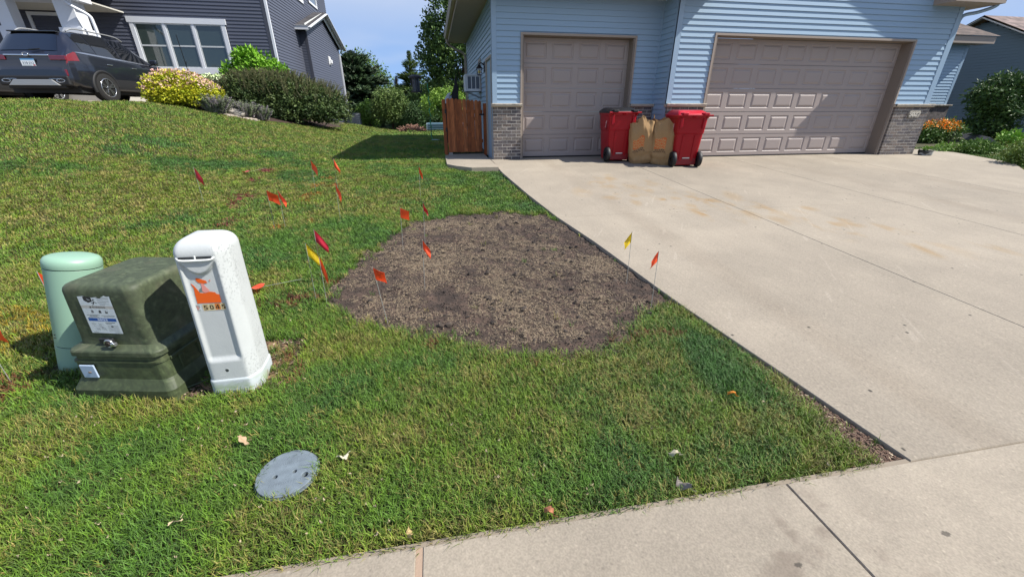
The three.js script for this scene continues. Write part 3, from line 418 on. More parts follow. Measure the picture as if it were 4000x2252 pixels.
  for (const g of [span(0.64, 0.665, TOP - 0.01, 3.26, -15.75, -8.865), span(0.64, 4.85, TOP - 0.01, 3.26, -8.862, -8.84), span(0.64, 1.2, TOP - 0.01, 3.3, -15.78, -15.752), span(11.4, 20.3, 3.18, 3.4, -13.57, -13.545)]) part(roof, 'fascia', g, taupe);
  for (const s of [-1, 1]) { // rake boards and cornice returns of the gable
    const xe = 8.235 + s * 3.84, rake = bar([xe, 3.20, Z2 + 0.33], [8.235, 5.24, Z2 + 0.33], 0.18, 0.025); part(roof, 'rake_board', rake, taupe);
    part(roof, 'rake_soffit', bar([xe, 3.13, Z2 + 0.17], [8.235, 5.17, Z2 + 0.17], 0.02, 0.32), soffitMat);
    const a = s < 0 ? 4.42 : 10.75, b = s < 0 ? 5.5 : 12.05;
    part(roof, 'cornice_return', merge([span(a, b, TOP, 3.27, Z2 - (s > 0 ? 5.4 : 0.0), Z2 + 0.44)]), taupe);
  }
  const G = holder(house, 'gutter');
  const prof = [[0, 0], [0.09, 0], [0.125, 0.10], [0.118, 0.104], [0.085, 0.006], [0.006, 0.006], [0.006, 0.104], [0, 0.104]];
  part(G, 'side_gutter', extrude(prof.map(([x, y]) => [-x, y]), 6.9).translate(0.64, 3.13, -15.72), gutterMat);
  part(G, 'gable_gutter', extrude(prof, 5.8).translate(12.06, 3.13, Z2 - 5.35), gutterMat);
  part(house, 'downspout', merge([tube([[0.60, 3.13, -15.6], [0.62, 3.02, -15.6], [0.85, 2.86, -15.62], [1.15, 2.72, -15.64], [1.20, 2.6, -15.64]], 0.035), span(1.16, 1.23, 0.1, 2.62, -15.69, -15.6)]), gutterMat);
  part(house, 'downspout', merge([tube([[12.1, 3.14, Z2 + 0.3], [12.08, 3.05, Z2 + 0.28], [11.9, 2.95, Z2 + 0.12], [11.72, 2.9, Z2 - 0.03], [11.66, 2.75, Z2 - 0.04]], 0.035), span(11.627, 11.69, 0.1, 2.78, Z2 - 0.08, Z2 - 0.01)]), blueTrim);
}
{ // the raised number on the plaque
  const font = await new FontLoader().loadAsync('fonts/droid/droid_serif_bold.typeface.json');
  const t = new TextGeometry('5027', { font, size: 0.098, depth: 0.006, curveSegments: 3 }); t.computeBoundingBox(); t.translate(-(t.boundingBox.max.x + t.boundingBox.min.x) / 2, -0.048, 0.024);
  const p = house.children.find((o) => o.name === 'house_number_plaque'); part(p, 'numerals', t, M(0xd8d2c4, 0.8));
}
// ---------------------------------------------------------------- grey house up the slope
const greyMat = MP(0x4b4f5c, 0.5, { bumpMap: vinylGrain, bumpScale: 0.0006 }), greyTrim = M(0x3f424d, 0.55), whiteTrim = M(0xd0d3d8, 0.5), glassDark = MP(0x333f3c, 0.06, { metalness: 0.0, ior: 1.5, clearcoat: 1, clearcoatRoughness: 0.03 });
const grey = thing('grey_house', 'dark slate grey sided house with white trimmed triple window uphill', 'house');
{
  const ZF = -19, XS = -5.86, XB = -5.54;
  part(grey, 'wall', merge([span(-16, XS - 0.004, 0.4, 8.2, ZF - 0.2, ZF), span(XS - 0.2, XS, -0.6, 8.2, -29.9, ZF - 0.2), span(XB - 0.4, XB, -0.6, 4.42, -30.1, -23.05), extrude([[22.9, 4.4], [30.25, 4.4], [26.6, 5.58]], 0.2).rotateY(Math.PI / 2).translate(XB - 0.2, 0, 0), span(-16, XS - 0.2, -0.6, 8.2, -30, -29.7)]), greyTrim);
  const EX = 0.112;
  siding(grey, [0, 0, ZF], 0, -15.9, XS - 0.09, 1.3, 5.6, EX, [[-10.46, -7.3, 2.24, 4.02]], greyMat, 0.022);
  siding(grey, [XS, 0, 0], Math.PI / 2, 19.02, 29.9, -0.3, 7.4, EX, [[25.75, 27.65, 5.85, 8], [23.0, 24.8, 5.55, 8]], greyMat, 0.02, (y) => y < 4.4 ? [19.02, 23.05] : [19.02, 29.85]);
  siding(grey, [XB, 0, 0], Math.PI / 2, 23.13, 30.0, -0.4, 5.55, EX, [], greyMat, 0.02, (y) => y < 4.42 ? [23.13, 30.0] : [22.6 + (y - 4.2) * 2.9, 30.6 - (y - 4.2) * 2.9]);
  siding(grey, [0, 0, -23.05], 0, XS + 0.015, XB - 0.05, 0.8, 4.4, EX, [], greyMat, 0.016);
  for (const g of [span(XS - 0.1, XS + 0.02, 0.6, 8, ZF - 0.02, ZF + 0.025), span(XS - 0.02, XS + 0.024, 0.6, 8, ZF - 0.1, ZF + 0.022), span(XB - 0.09, XB + 0.02, -0.4, 4.42, -23.07, -23.03), span(XB - 0.02, XB + 0.022, -0.4, 4.42, -23.13, -23.032), span(XB - 0.02, XB + 0.022, -0.4, 4.42, -30.11, -30.02)]) part(grey, 'corner_board', g, greyTrim);
  // triple window
  const w = holder(grey, 'triple_window'), X0 = -10.44, X1 = -7.33, Y0 = 2.27, Y1 = 3.99, F = ZF + 0.05;
  part(w, 'casing', span(X0, X0 + 0.13, Y0 + 0.15, Y1 - 0.16, ZF, F), whiteTrim); part(w, 'casing', span(X1 - 0.13, X1, Y0 + 0.15, Y1 - 0.16, ZF, F), whiteTrim);
  part(w, 'head_casing', span(X0 - 0.05, X1 + 0.05, Y1 - 0.16, Y1 + 0.02, ZF, F + 0.012), whiteTrim);
  part(w, 'sill', span(X0, X1, Y0 - 0.05, Y0 + 0.15, ZF, F + 0.004), whiteTrim);
  const ww = (X1 - X0 - 0.26) / 3;
  for (let k = 0; k < 3; k++) { const a = X0 + 0.13 + k * ww, b = a + ww;
    if (k) part(w, 'mullion', span(a - 0.045, a + 0.045, Y0 + 0.15, Y1 - 0.16, ZF, F - 0.005), whiteTrim);
    const l = a + (k ? 0.045 : 0), r = b - (k < 2 ? 0.045 : 0), ym = (Y0 + Y1) / 2;
    part(w, 'sash', merge([span(l, l + 0.045, Y0 + 0.15, Y1 - 0.16, ZF, F - 0.025), span(r - 0.045, r, Y0 + 0.15, Y1 - 0.16, ZF, F - 0.025), span(l + 0.045, r - 0.045, ym - 0.025, ym + 0.025, ZF, F - 0.027), span(l + 0.045, r - 0.045, Y0 + 0.15, Y0 + 0.19, ZF, F - 0.027), span(l + 0.045, r - 0.045, Y1 - 0.2, Y1 - 0.16, ZF, F - 0.027)]), M(0xb8bcbe, 0.5));
    for (const [p, q] of [[Y0 + 0.19, ym - 0.025], [ym + 0.025, Y1 - 0.2]]) part(w, 'pane', span(l + 0.045, r - 0.045, p, q, ZF + 0.004, ZF + 0.010), glassDark);
  }
  // upstairs windows on the side wall
  for (const [a, b, y] of [[25.85, 27.55, 5.95], [23.1, 24.72, 5.65]]) { const s = holder(grey, 'upstairs_window'); part(s, 'frame', merge([span(XS, XS + 0.05, y, y + 0.1, -b, -a), span(XS, XS + 0.048, y, 8, -a - 0.1, -a), span(XS, XS + 0.048, y, 8, -b, -b + 0.1)]), whiteTrim); part(s, 'pane', span(XS + 0.004, XS + 0.012, y + 0.1, 8, -b + 0.1, -a - 0.1), glassDark); }
  // gabled bay roof with white fascia
  const rf = holder(grey, 'bay_roof'), E = XB + 0.3, slab = (z0, z1) => { const g = gridGeo(1, 1, (u, v) => [lerp(XS - 0.1, E, u), lerp(4.42, 5.66, v), lerp(z0, z1, v)]); return boxUV(flat(g), 0.45); };
  part(rf, 'shingles', merge([slab(-22.4, -26.6), slab(-30.75, -26.6)]), M(0xffffff, 0.95, { map: dataTex(256, (u, v, i, j) => { const row = Math.floor(v * 12), k = (0.7 + 0.4 * hash(Math.floor(u * 12 + row * 0.5), row, 4) + 0.3 * (hash(i, j, 1) - 0.5)); return [66 * k, 64 * k, 66 * k]; }) }));
  part(rf, 'fascia', merge([bar([E - 0.01, 4.36, -22.42], [E - 0.01, 5.60, -26.6], 0.18, 0.03), span(XS - 0.1, E - 0.03, 4.27, 4.44, -22.46, -22.42)]), whiteTrim);
  part(rf, 'fascia', bar([E - 0.012, 4.36, -30.75], [E - 0.012, 5.60, -26.6], 0.18, 0.03), whiteTrim);
  part(rf, 'soffit', merge([bar([XB + 0.13, 4.36, -30.6], [XB + 0.13, 5.5, -26.6], 0.02, 0.3), bar([XB + 0.13, 4.36, -22.5], [XB + 0.13, 5.5, -26.6], 0.02, 0.3)]), M(0xc9ccc8, 0.8));
  for (const [x, z, y0, y1] of [[XS + 0.07, ZF - 0.02, 0.9, 8], [XB + 0.06, -30.0, -0.3, 4.1]]) part(grey, 'downspout', merge([span(x - 0.045, x + 0.035, y0, y1, z - 0.04, z + 0.05), span(x - 0.047, x + 0.042, y0 + 1.6, y0 + 1.64, z - 0.045, z + 0.055), span(x - 0.047, x + 0.042, y1 - 3.3, y1 - 3.26, z - 0.045, z + 0.055)]), whiteTrim);
  part(grey, 'dryer_vent', merge([rbox(0.05, 0.42, 0.42, XB + 0.03, 3.47, -27, 0.02), rbox(0.14, 0.2, 0.24, XB + 0.09, 3.42, -27, 0.03)]), M(0xd4d6d8, 0.5));
  // porch with white tapered columns
  const po = holder(grey, 'porch'), PZ = -17;
  const colm = (x, w) => merge([span(x - w / 2, x + w / 2, 3.3, 4.06, PZ - w, PZ), span(x - w / 2 - 0.06, x + w / 2 + 0.06, 1.2, 3.34, PZ - w - 0.06, PZ + 0.06)]);
  part(po, 'column', colm(-11.0, 0.5), whiteTrim); part(po, 'column', colm(-12.66, 0.36), whiteTrim); part(po, 'column', colm(-14.6, 0.36), whiteTrim);
  part(po, 'beam', span(-16, -10.5, 4.06, 4.42, PZ - 0.5, PZ + 0.02), whiteTrim);
  part(po, 'ceiling', span(-16, -10.5, 4.1, 4.14, ZF + 0.02, PZ - 0.5), M(0xb9b7ae, 0.8));
  part(po, 'porch_roof', boxUV(flat(gridGeo(1, 1, (u, v) => [lerp(-16.2, -10.2, u), lerp(4.42, 5.1, v), lerp(PZ + 0.4, ZF, v)])), 0.45), shingleMat);
  part(po, 'floor', span(-16, -10.4, 1.2, 1.5, ZF, PZ + 0.1), M(0xa7a49d, 0.9));
  part(po, 'gutter', merge([span(-16, -10.25, 4.4, 4.5, PZ + 0.38, PZ + 0.48)]), whiteTrim);
  part(po, 'downspout', merge([tube([[-10.75, 4.42, PZ + 0.3], [-10.8, 4.2, PZ + 0.28], [-10.78, 3.99, PZ + 0.2], [-10.38, 3.66, PZ], [-10.36, 3.5, PZ - 0.02], [-10.36, 1.4, PZ - 0.02]], 0.045, 8, 60)]), whiteTrim);
  part(po, 'porch_window', merge([span(-13.45, -12.2, 3.95, 4.05, ZF, ZF + 0.05), span(-13.45, -13.35, 2.6, 3.95, ZF, ZF + 0.05), span(-12.3, -12.2, 2.6, 3.95, ZF, ZF + 0.05), span(-13.35, -12.3, 3.3, 3.38, ZF, ZF + 0.04)]), whiteTrim);
}
// ---------------------------------------------------------------- neighbour on the right
{
  const h = thing('teal_grey_house', 'teal grey sided house with a gabled end beyond the blue house', 'house');
  const teal = M(0x5f6f76, 0.6), X = 23, EX = 0.11;
  part(h, 'wall', merge([span(X + 0.01, X + 0.2, -0.5, 3.1, -22, -9), extrude([[13.0, 3.09], [18.8, 3.09], [15.9, 4.36]], 0.2).rotateY(-Math.PI / 2).scale(1, 1, -1).translate(X + 0.21, 0, 0)]), teal);
  siding(h, [X + 0.01, 0, 0], -Math.PI / 2, -22, -9, -0.05, 4.3, EX, [], M(0x66767d, 0.55, { bumpMap: vinylGrain, bumpScale: 0.0006 }), 0.014, (y) => y < 3.05 ? [-22, -9] : [-15.9 - (4.36 - y) * 2.2, -15.9 + (4.36 - y) * 2.2]);
  const rf = holder(h, 'roof'), sl = (z0, z1, y0, y1) => boxUV(flat(gridGeo(1, 1, (u, v) => [lerp(X - 0.3, X + 8, u), lerp(y0, y1, v), lerp(z0, z1, v)])), 0.45);
  const rm = M(0xffffff, 0.95, { map: dataTex(256, (u, v, i, j) => { const row = Math.floor(v * 12), k = (0.75 + 0.35 * hash(Math.floor(u * 12 + row * 0.5), row, 7) + 0.25 * (hash(i, j, 5) - 0.5)); return [122 * k, 106 * k, 100 * k]; }) });
  part(rf, 'shingles', merge([sl(-12.6, -15.9, 2.92, 4.55), sl(-19.2, -15.9, 2.92, 4.55)]), rm);
  part(rf, 'rake_board', bar([X - 0.28, 2.85, -12.62], [X - 0.28, 4.46, -15.9], 0.17, 0.03), M(0xb6b0a4, 0.6)); part(rf, 'rake_board', bar([X - 0.282, 2.85, -19.2], [X - 0.282, 4.46, -15.9], 0.17, 0.03), M(0xb6b0a4, 0.6));
}
// ---------------------------------------------------------------- leaves, shrubs and trees
function leafCluster(n, rad, L, W, seed, fold = 0.25, up = 0.3) { // a sprig: n pointed leaves set round a short twig
  const r = rng(seed), pos = [];
  for (let k = 0; k < n; k++) {
    const a = r() * 6.283, e = Math.asin(clamp(r() * 2 - 1 + up, -1, 1)), d = V(Math.cos(a) * Math.cos(e), Math.sin(e), Math.sin(a) * Math.cos(e)), c = d.clone().multiplyScalar(rad * (0.25 + 0.75 * r())), t = d.clone().add(V(r() - 0.5, r() * 0.5 - 0.35, r() - 0.5)).normalize(), s = V(r() - 0.5, r() - 0.5, r() - 0.5).cross(t).normalize(), n0 = s.clone().cross(t).multiplyScalar(W * fold), l = L * (0.65 + 0.6 * r()), w = W * (0.7 + 0.5 * r());
    const P = (u, v, q) => c.clone().addScaledVector(t, u * l).addScaledVector(s, v * w).addScaledVector(n0, q), A = P(0, 0, 0), B = P(0.45, 0.5, 0.6), C = P(1, 0, -0.2), D = P(0.45, -0.5, 0.6), Mi = P(0.5, 0, 0);
    for (const v of [A, B, Mi, B, C, Mi, A, Mi, D, D, Mi, C]) pos.push(v.x, v.y, v.z);
  }
  const g = new THREE.BufferGeometry(); g.setAttribute('position', new THREE.Float32BufferAttribute(pos, 3)); g.computeVertexNormals(); return g;
}
function needleSprig(seed, L = 1, n = 26, w = 0.05) { // a flat drooping conifer twig with needles, along +x
  const r = rng(seed), pos = [];
  for (let k = 0; k < n; k++) { const t = k / n, x = t * L, y = -0.12 * t * t * L, s = (k % 2 ? 1 : -1), l = L * (0.30 - 0.2 * t) * (0.7 + 0.5 * r()), a = 0.7 + 0.4 * r(), tip = [x + Math.cos(a) * l, y + (r() - 0.45) * l * 0.8, s * Math.sin(a) * l], u = w * L; pos.push(x - u, y, 0, x + u, y + u * 0.4, 0, ...tip, x, y - u, 0, x, y + u, s * u * 0.4, ...tip); }
  const g = new THREE.BufferGeometry(); g.setAttribute('position', new THREE.Float32BufferAttribute(pos, 3)); g.computeVertexNormals(); return g;
}
const leafM = new THREE.MeshPhysicalMaterial({ color: 0xffffff, roughness: 0.55, side: THREE.DoubleSide, transmission: 0.18, thickness: 0, specularIntensity: 0.5 });
const leafOpaque = M(0xffffff, 0.6), barkM = M(0x4a3d32, 0.95, { bumpMap: grainTex, bumpScale: 0.02 });
const dmy = new THREE.Object3D(), clr = new THREE.Color();
// fill(i) -> {p:[x,y,z], s, c:[r,g,b], q?} or null
function foliage(parent, name, geos, n, seed, fill, m = leafM) {
  const r = rng(seed), out = geos.map(() => []); let made = 0, tries = 0;
  while (made < n && tries < n * 30) { tries++; const o = fill(r); if (!o) continue; out[(r() * geos.length) | 0].push(o); made++; }
  geos.forEach((g, k) => { const list = out[k]; if (!list.length) return; const im = shadows(new THREE.InstancedMesh(g, m, list.length)); im.name = name; im.userData = { kind: 'stuff' };
    list.forEach((o, i) => { dmy.position.set(...o.p); if (o.q) dmy.quaternion.copy(o.q); else dmy.rotation.set((r() - 0.5) * 1.6, r() * 6.283, (r() - 0.5) * 1.6); dmy.scale.setScalar(o.s); dmy.updateMatrix(); im.setMatrixAt(i, dmy.matrix); im.setColorAt(i, clr.setRGB(...o.c)); });
    parent.add(im); });
}
const inLobes = (lobes, x, y, z) => { let b = 9; for (const [lx, ly, lz, rx, ry, rz] of lobes) b = Math.min(b, Math.hypot((x - lx) / rx, (y - ly) / ry, (z - lz) / rz)); return b; };
function lobeFill(lobes, size, colour, shell = 0.45, gap = 0.36, gapScale = 1.2) { // random spots in a union of ellipsoids, thinned by noise so that light shows through
  const vol = lobes.map((l) => l[3] * l[4] * l[5]), sum = vol.reduce((a, b) => a + b, 0);
  return (r) => { let k = r() * sum, i = 0; while (k > vol[i] && i < lobes.length - 1) { k -= vol[i]; i++; } const [lx, ly, lz, rx, ry, rz] = lobes[i];
    const a = r() * 6.283, e = Math.asin(2 * r() - 1), q = Math.cbrt(lerp(shell ** 3, 1, r())) * (0.9 + 0.2 * r()), x = lx + rx * q * Math.cos(a) * Math.cos(e), y = ly + ry * q * Math.sin(e), z = lz + rz * q * Math.sin(a) * Math.cos(e);
    if (y < 0.02) return null; const n = fbm(x / gapScale + 9 + y * 0.6, z / gapScale + y / gapScale, 3, i + 3); if (n < gap) return null;
    return { p: [x, y, z], s: size * (0.7 + 0.6 * r()), c: colour(r, n, y) }; };
}
const LEAF = 1.5, mixc = (a, b, t, l0) => mixd(a, b, t, l0 * LEAF), mixd = (a, b, t, l) => [lerp(a[0], b[0], t) * l, lerp(a[1], b[1], t) * l, lerp(a[2], b[2], t) * l];
const tint = (a, b) => (r) => mixc(a, b, r(), 0.7 + 0.55 * r());
function limbs(parent, name, base, trunkTop, rad, ends, seed) { // tapered trunk with limbs that reach into the crown
  const r = rng(seed), list = [tube([base, [lerp(base[0], trunkTop[0], 0.5) + 0.05, lerp(base[1], trunkTop[1], 0.5), lerp(base[2], trunkTop[2], 0.5)], trunkTop], rad, 9)];
  const p = list[0].attributes.position; for (let i = 0; i < p.count; i++) { const t = clamp((p.getY(i) - base[1]) / (trunkTop[1] - base[1])), k = lerp(1.15, 0.5, t), cx = lerp(base[0], trunkTop[0], t), cz = lerp(base[2], trunkTop[2], t); p.setX(i, cx + (p.getX(i) - cx) * k); p.setZ(i, cz + (p.getZ(i) - cz) * k); }
  for (const e of ends) { const t = 0.35 + 0.6 * r(), s = [lerp(base[0], trunkTop[0], t), lerp(base[1], trunkTop[1], t), lerp(base[2], trunkTop[2], t)]; list.push(rod(s, e, rad * 0.4, 6, rad * 0.12)); }
  return part(parent, name, merge(list), barkM);
}
function broadTree(label, at, H, lobes, n, size, leafA, leafB, seed, o = {}) {
  const t = thing(o.name ?? 'broadleaf_tree', label, o.category ?? 'tree', at, 0, o.group);
  limbs(t, 'trunk', [0, -0.1, 0], [0, H * 0.75, 0], o.trunk ?? 0.14, lobes.map((l) => [l[0] * 0.8, l[1], l[2] * 0.8]), seed);
  const geos = [0, 1, 2].map((k) => leafCluster(o.leaves ?? 9, 1, o.leafL ?? 0.55, o.leafW ?? 0.34, seed + k));
  foliage(t, 'crown', geos, n, seed, lobeFill(lobes, size, tint(leafA, leafB), o.shell ?? 0.4, o.gap ?? 0.38, o.gapScale ?? 1.1), o.m ?? leafM); return t;
}
function conifer(label, at, H, Rb, n, cA, cB, seed, o = {}) {
  const t = thing('conifer_tree', label, 'tree', at, 0, o.group); limbs(t, 'trunk', [0, -0.2, 0], [0, H * 0.97, 0], 0.16, [], seed);
  const geos = [0, 1, 2].map((k) => needleSprig(seed + k));
  foliage(t, 'crown', geos, n, seed, (r) => { const h = Math.pow(r(), 1.35), y = lerp(o.low ?? 0.3, H, h), lay = 0.82 + 0.3 * Math.sin(y * 7.5 + 1.3 * Math.sin(seed)), a = r() * 6.283, R0 = Rb * Math.pow(1 - h, o.pow ?? 0.85) * lay * (0.8 + 0.35 * vnoise(a * 1.6, y * 1.5, seed)) + 0.05, q = 0.35 + 0.65 * Math.sqrt(r()), s = Math.max(0.14, R0 * 0.55) * (0.7 + 0.5 * r()), rr = Math.max(0, R0 * q - s * 0.55);
    return { p: [Math.cos(a) * rr, y, Math.sin(a) * rr], s, c: mixc(cA, cB, r(), 0.65 + 0.6 * r()), q: new THREE.Quaternion().setFromEuler(new THREE.Euler((r() - 0.5) * 0.8, -a, lerp(-0.25, 0.75, h) + (r() - 0.5) * 0.5, 'YXZ')) }; }, leafOpaque); return t;
}
const GY = (x, z) => lawnY(x, z);
const at = (x, z, dy = 0) => [x, GY(x, z) + dy, z];
{ // trees between and behind the houses
  const G = 'trees in the back gardens';
  conifer('tall dense evergreen tree just right of the grey house', at(-6.4, -40), 6.0, 3.3, 3600, [0.020, 0.042, 0.018], [0.045, 0.085, 0.028], 31, { group: G, pow: 0.5 });
  broadTree('rounded green tree top rising behind the dense evergreen', at(-6.9, -46), 5, [[0, 4.3, 0, 2.6, 2.6, 2.2], [1.2, 3.2, 0, 2.2, 2.4, 2], [-1.4, 3, 0, 2, 2, 2]], 1500, 0.34, [0.05, 0.10, 0.02], [0.10, 0.17, 0.03], 32, { group: G });
  broadTree('small pale green leafy tree by the air conditioner', at(-4.15, -29.5), 1.6, [[0, 0.95, 0, 0.62, 0.6, 0.6], [-0.35, 0.6, 0.1, 0.5, 0.42, 0.5], [0.4, 0.55, 0, 0.45, 0.45, 0.5]], 420, 0.16, [0.09, 0.17, 0.03], [0.16, 0.26, 0.045], 33, { trunk: 0.04, group: G, leafL: 0.7, leafW: 0.5 });
  broadTree('round olive green garden tree with a slender trunk', at(-2.4, -26), 1.7, [[0, 1.55, 0, 0.95, 0.72, 0.9], [-0.45, 1.1, 0.1, 0.75, 0.62, 0.7], [0.5, 1.05, 0, 0.75, 0.62, 0.7], [0.1, 0.85, 0.3, 0.7, 0.4, 0.6]], 1500, 0.15, [0.055, 0.10, 0.025], [0.12, 0.165, 0.045], 34, { trunk: 0.06, group: G, leafL: 0.65, leafW: 0.4 });
  conifer('slim pointed spruce tree against the sky', at(-1.45, -34), 5.3, 1.75, 2800, [0.040, 0.080, 0.018], [0.11, 0.165, 0.028], 35, { group: G, pow: 0.7 });
  conifer('short dark spruce beside the slim spruce', at(-2.75, -37), 4.0, 1.2, 1300, [0.018, 0.036, 0.020], [0.035, 0.062, 0.030], 36, { group: G });
  broadTree('tall airy broadleaf tree behind the blue garage corner', at(1.9, -27), 8.2, [[-0.3, 7.6, 0, 1.3, 1.4, 1.2], [-0.6, 6.2, 0, 1.5, 1.1, 1.4], [-0.9, 5.0, 0.1, 1.5, 1.0, 1.3], [-1.5, 4.1, 0, 1.2, 0.7, 1.1], [-2.1, 3.35, 0.2, 0.9, 0.6, 0.9], [-0.5, 3.9, 0, 1.8, 1.0, 1.3], [-1.0, 2.5, 0, 1.4, 0.8, 1.2], [-0.2, 2.9, 0, 1.6, 1.2, 1.2], [1, 5, 0, 1.6, 2.5, 1.4]], 2600, 0.25, [0.035, 0.07, 0.022], [0.085, 0.14, 0.03], 37, { trunk: 0.12, group: G, gap: 0.45, gapScale: 0.7, leafL: 0.6, leafW: 0.45 });
  broadTree('leafy green understorey tree behind the bird feeder', at(-0.2, -30), 2.6, [[0, 1.9, 0, 1.3, 1.2, 1.0], [0.9, 2.2, 0, 1.2, 1.1, 1], [-0.7, 1.2, 0.2, 0.9, 0.9, 0.9], [0.5, 0.9, 0.3, 1.5, 0.8, 0.9]], 2000, 0.19, [0.032, 0.068, 0.018], [0.075, 0.13, 0.03], 38, { group: G });
  broadTree('yellow green sunlit bush behind the wooden gate', at(0.62, -21.5), 1.9, [[0, 1.55, 0, 0.75, 0.5, 0.6], [-0.6, 1.2, 0, 0.6, 0.5, 0.5], [0.5, 1.0, 0, 0.8, 0.7, 0.6]], 700, 0.15, [0.10, 0.19, 0.03], [0.19, 0.29, 0.04], 39, { trunk: 0.05, group: G });
  broadTree('dark green bush filling the gap beside the shed', at(-0.95, -25.5), 1.4, [[0, 0.75, 0, 0.8, 0.75, 0.6], [0.5, 0.95, -0.2, 0.7, 0.8, 0.6], [-0.5, 0.5, 0, 0.5, 0.5, 0.5]], 800, 0.14, [0.022, 0.05, 0.018], [0.05, 0.095, 0.028], 40, { trunk: 0.04, group: G, name: 'garden_bush', category: 'bush' });
  // a wood far behind closes the view between the houses
  const w = new THREE.Group(); w.name = 'distant_wood'; w.userData = { kind: 'stuff', label: 'dark line of distant woodland closing the gap between the houses', category: 'wood' }; scene.add(w);
  const geos = [0, 1].map((k) => leafCluster(10, 1, 0.7, 0.5, 300 + k));
  foliage(w, 'wood_foliage', geos, 5200, 41, (r) => { const x = lerp(-60, 75, r()), z = -58 - 14 * r(), top = 1.5 + 3.2 * fbm(x * 0.16, 2, 3, 2), y = lerp(-2, top, Math.sqrt(r())); return { p: [x, y, z], s: 0.75 * (0.7 + 0.6 * r()), c: mixc([0.02, 0.045, 0.018], [0.05, 0.09, 0.03], r(), 0.7 + 0.5 * r()) }; }, leafOpaque);
}
{ // planted bed by the grey house
  const G = 'shrubs in the bed by the grey house';
  const bush = (name, label, [x, z], lobes, n, size, ca, cb, seed, o = {}) => { const t = thing(name, label, o.category ?? 'shrub', at(x, z), 0, G); limbs(t, 'stems', [0, -0.05, 0], [0, 0.35, 0], 0.03, lobes.slice(0, 6).map((l) => [l[0] * 0.7, l[1] * 0.8, l[2] * 0.7]), seed); foliage(t, 'foliage', [0, 1, 2].map((k) => leafCluster(o.leaves ?? 9, 1, o.leafL ?? 0.55, o.leafW ?? 0.34, seed + k)), n, seed, lobeFill(lobes, size, o.colour ?? tint(ca, cb), o.shell ?? 0.5, o.gap ?? 0.33, o.gapScale ?? 0.6), o.m ?? leafM); return t; };
  bush('hydrangea_shrub', 'bright green large leaved hydrangea at the grey house corner', [-6.2, -17.6], [[0, 1.45, 0, 0.62, 0.45, 0.5], [-0.55, 1.22, 0.05, 0.5, 0.36, 0.45], [0.5, 1.22, 0.0, 0.6, 0.38, 0.5], [0.95, 0.75, 0.1, 0.42, 0.32, 0.4], [-0.2, 0.95, 0.1, 0.6, 0.4, 0.4], [-0.15, 1.75, 0, 0.33, 0.24, 0.3]], 900, 0.155, [0.085, 0.20, 0.014], [0.155, 0.31, 0.022], 51, { leafL: 0.95, leafW: 0.55, leaves: 7 });
  const big = bush('large_rounded_shrub', 'large rounded dark green shrub below the grey house side wall', [-4.85, -16.4], [[-1.1, 0.66, 0, 1.02, 0.76, 0.9], [0, 0.61, 0, 1.16, 0.78, 0.95], [0.95, 0.43, 0, 0.92, 0.66, 0.85], [1.35, 0.23, 0.1, 0.6, 0.46, 0.7], [-0.5, 0.86, 0, 0.97, 0.56, 0.8], [0.4, 0.27, 0.45, 1.16, 0.4, 0.6], [-1.4, 0.9, 0, 0.68, 0.48, 0.7]], 4200, 0.115, [0.030, 0.058, 0.016], [0.075, 0.105, 0.030], 52, { gap: 0.30, leafL: 0.7, leafW: 0.42, shell: 0.7 });
  foliage(big, 'new_shoots', [0, 1].map((k) => needleSprig(70 + k, 1, 18, 0.03)), 900, 53, (r) => { const a = r() * 6.283, L = [[-1.1, 0.66, 1.02, 0.76], [0, 0.61, 1.16, 0.78], [0.95, 0.43, 0.92, 0.66], [-0.5, 0.86, 0.97, 0.56]][(r() * 4) | 0], e = 0.25 + 1.2 * r(); return { p: [L[0] + L[2] * Math.cos(a) * Math.cos(e), L[1] + L[3] * Math.sin(e) * 0.98, 0.92 * Math.sin(a) * Math.cos(e)], s: 0.2 + 0.14 * r(), c: mixc([0.09, 0.10, 0.035], [0.12, 0.115, 0.055], r(), 0.6 + 0.5 * r()), q: new THREE.Quaternion().setFromEuler(new THREE.Euler(0, -a, 0.9 + 0.5 * r(), 'YXZ')) }; }, leafOpaque);
  const spirea = [[-0.3, 0.38, 0, 0.5, 0.38, 0.5], [0.1, 0.42, 0, 0.6, 0.42, 0.5], [0.6, 0.26, 0.0, 0.5, 0.34, 0.5], [-0.05, 0.25, 0.3, 0.7, 0.26, 0.35], [-0.25, 0.6, -0.1, 0.4, 0.24, 0.35], [0.3, 0.52, -0.1, 0.42, 0.24, 0.35]];
  const sp = bush('spirea_shrub', 'yellow green mounded shrub with pink flower heads beside parked car', [-6.92, -13.75], spirea, 1900, 0.085, [0.20, 0.25, 0.012], [0.40, 0.37, 0.022], 54, { leafL: 0.8, leafW: 0.5, gap: 0.3, gapScale: 0.35 });
  foliage(sp, 'flower_heads', [leafCluster(14, 1, 0.5, 0.5, 91, 0.1, 0.7)], 240, 55, (r) => { const [lx, ly, lz, rx, ry, rz] = spirea[(r() * 6) | 0], a = r() * 6.283, e = 0.35 + 1.1 * r(); return { p: [lx + rx * Math.cos(a) * Math.cos(e) * 1.02, ly + ry * Math.sin(e) * 1.04, lz + rz * Math.sin(a) * Math.cos(e)], s: 0.055 + 0.03 * r(), c: mixc([0.46, 0.26, 0.24], [0.42, 0.33, 0.22], r(), 0.8 + 0.4 * r()) }; }, leafOpaque);
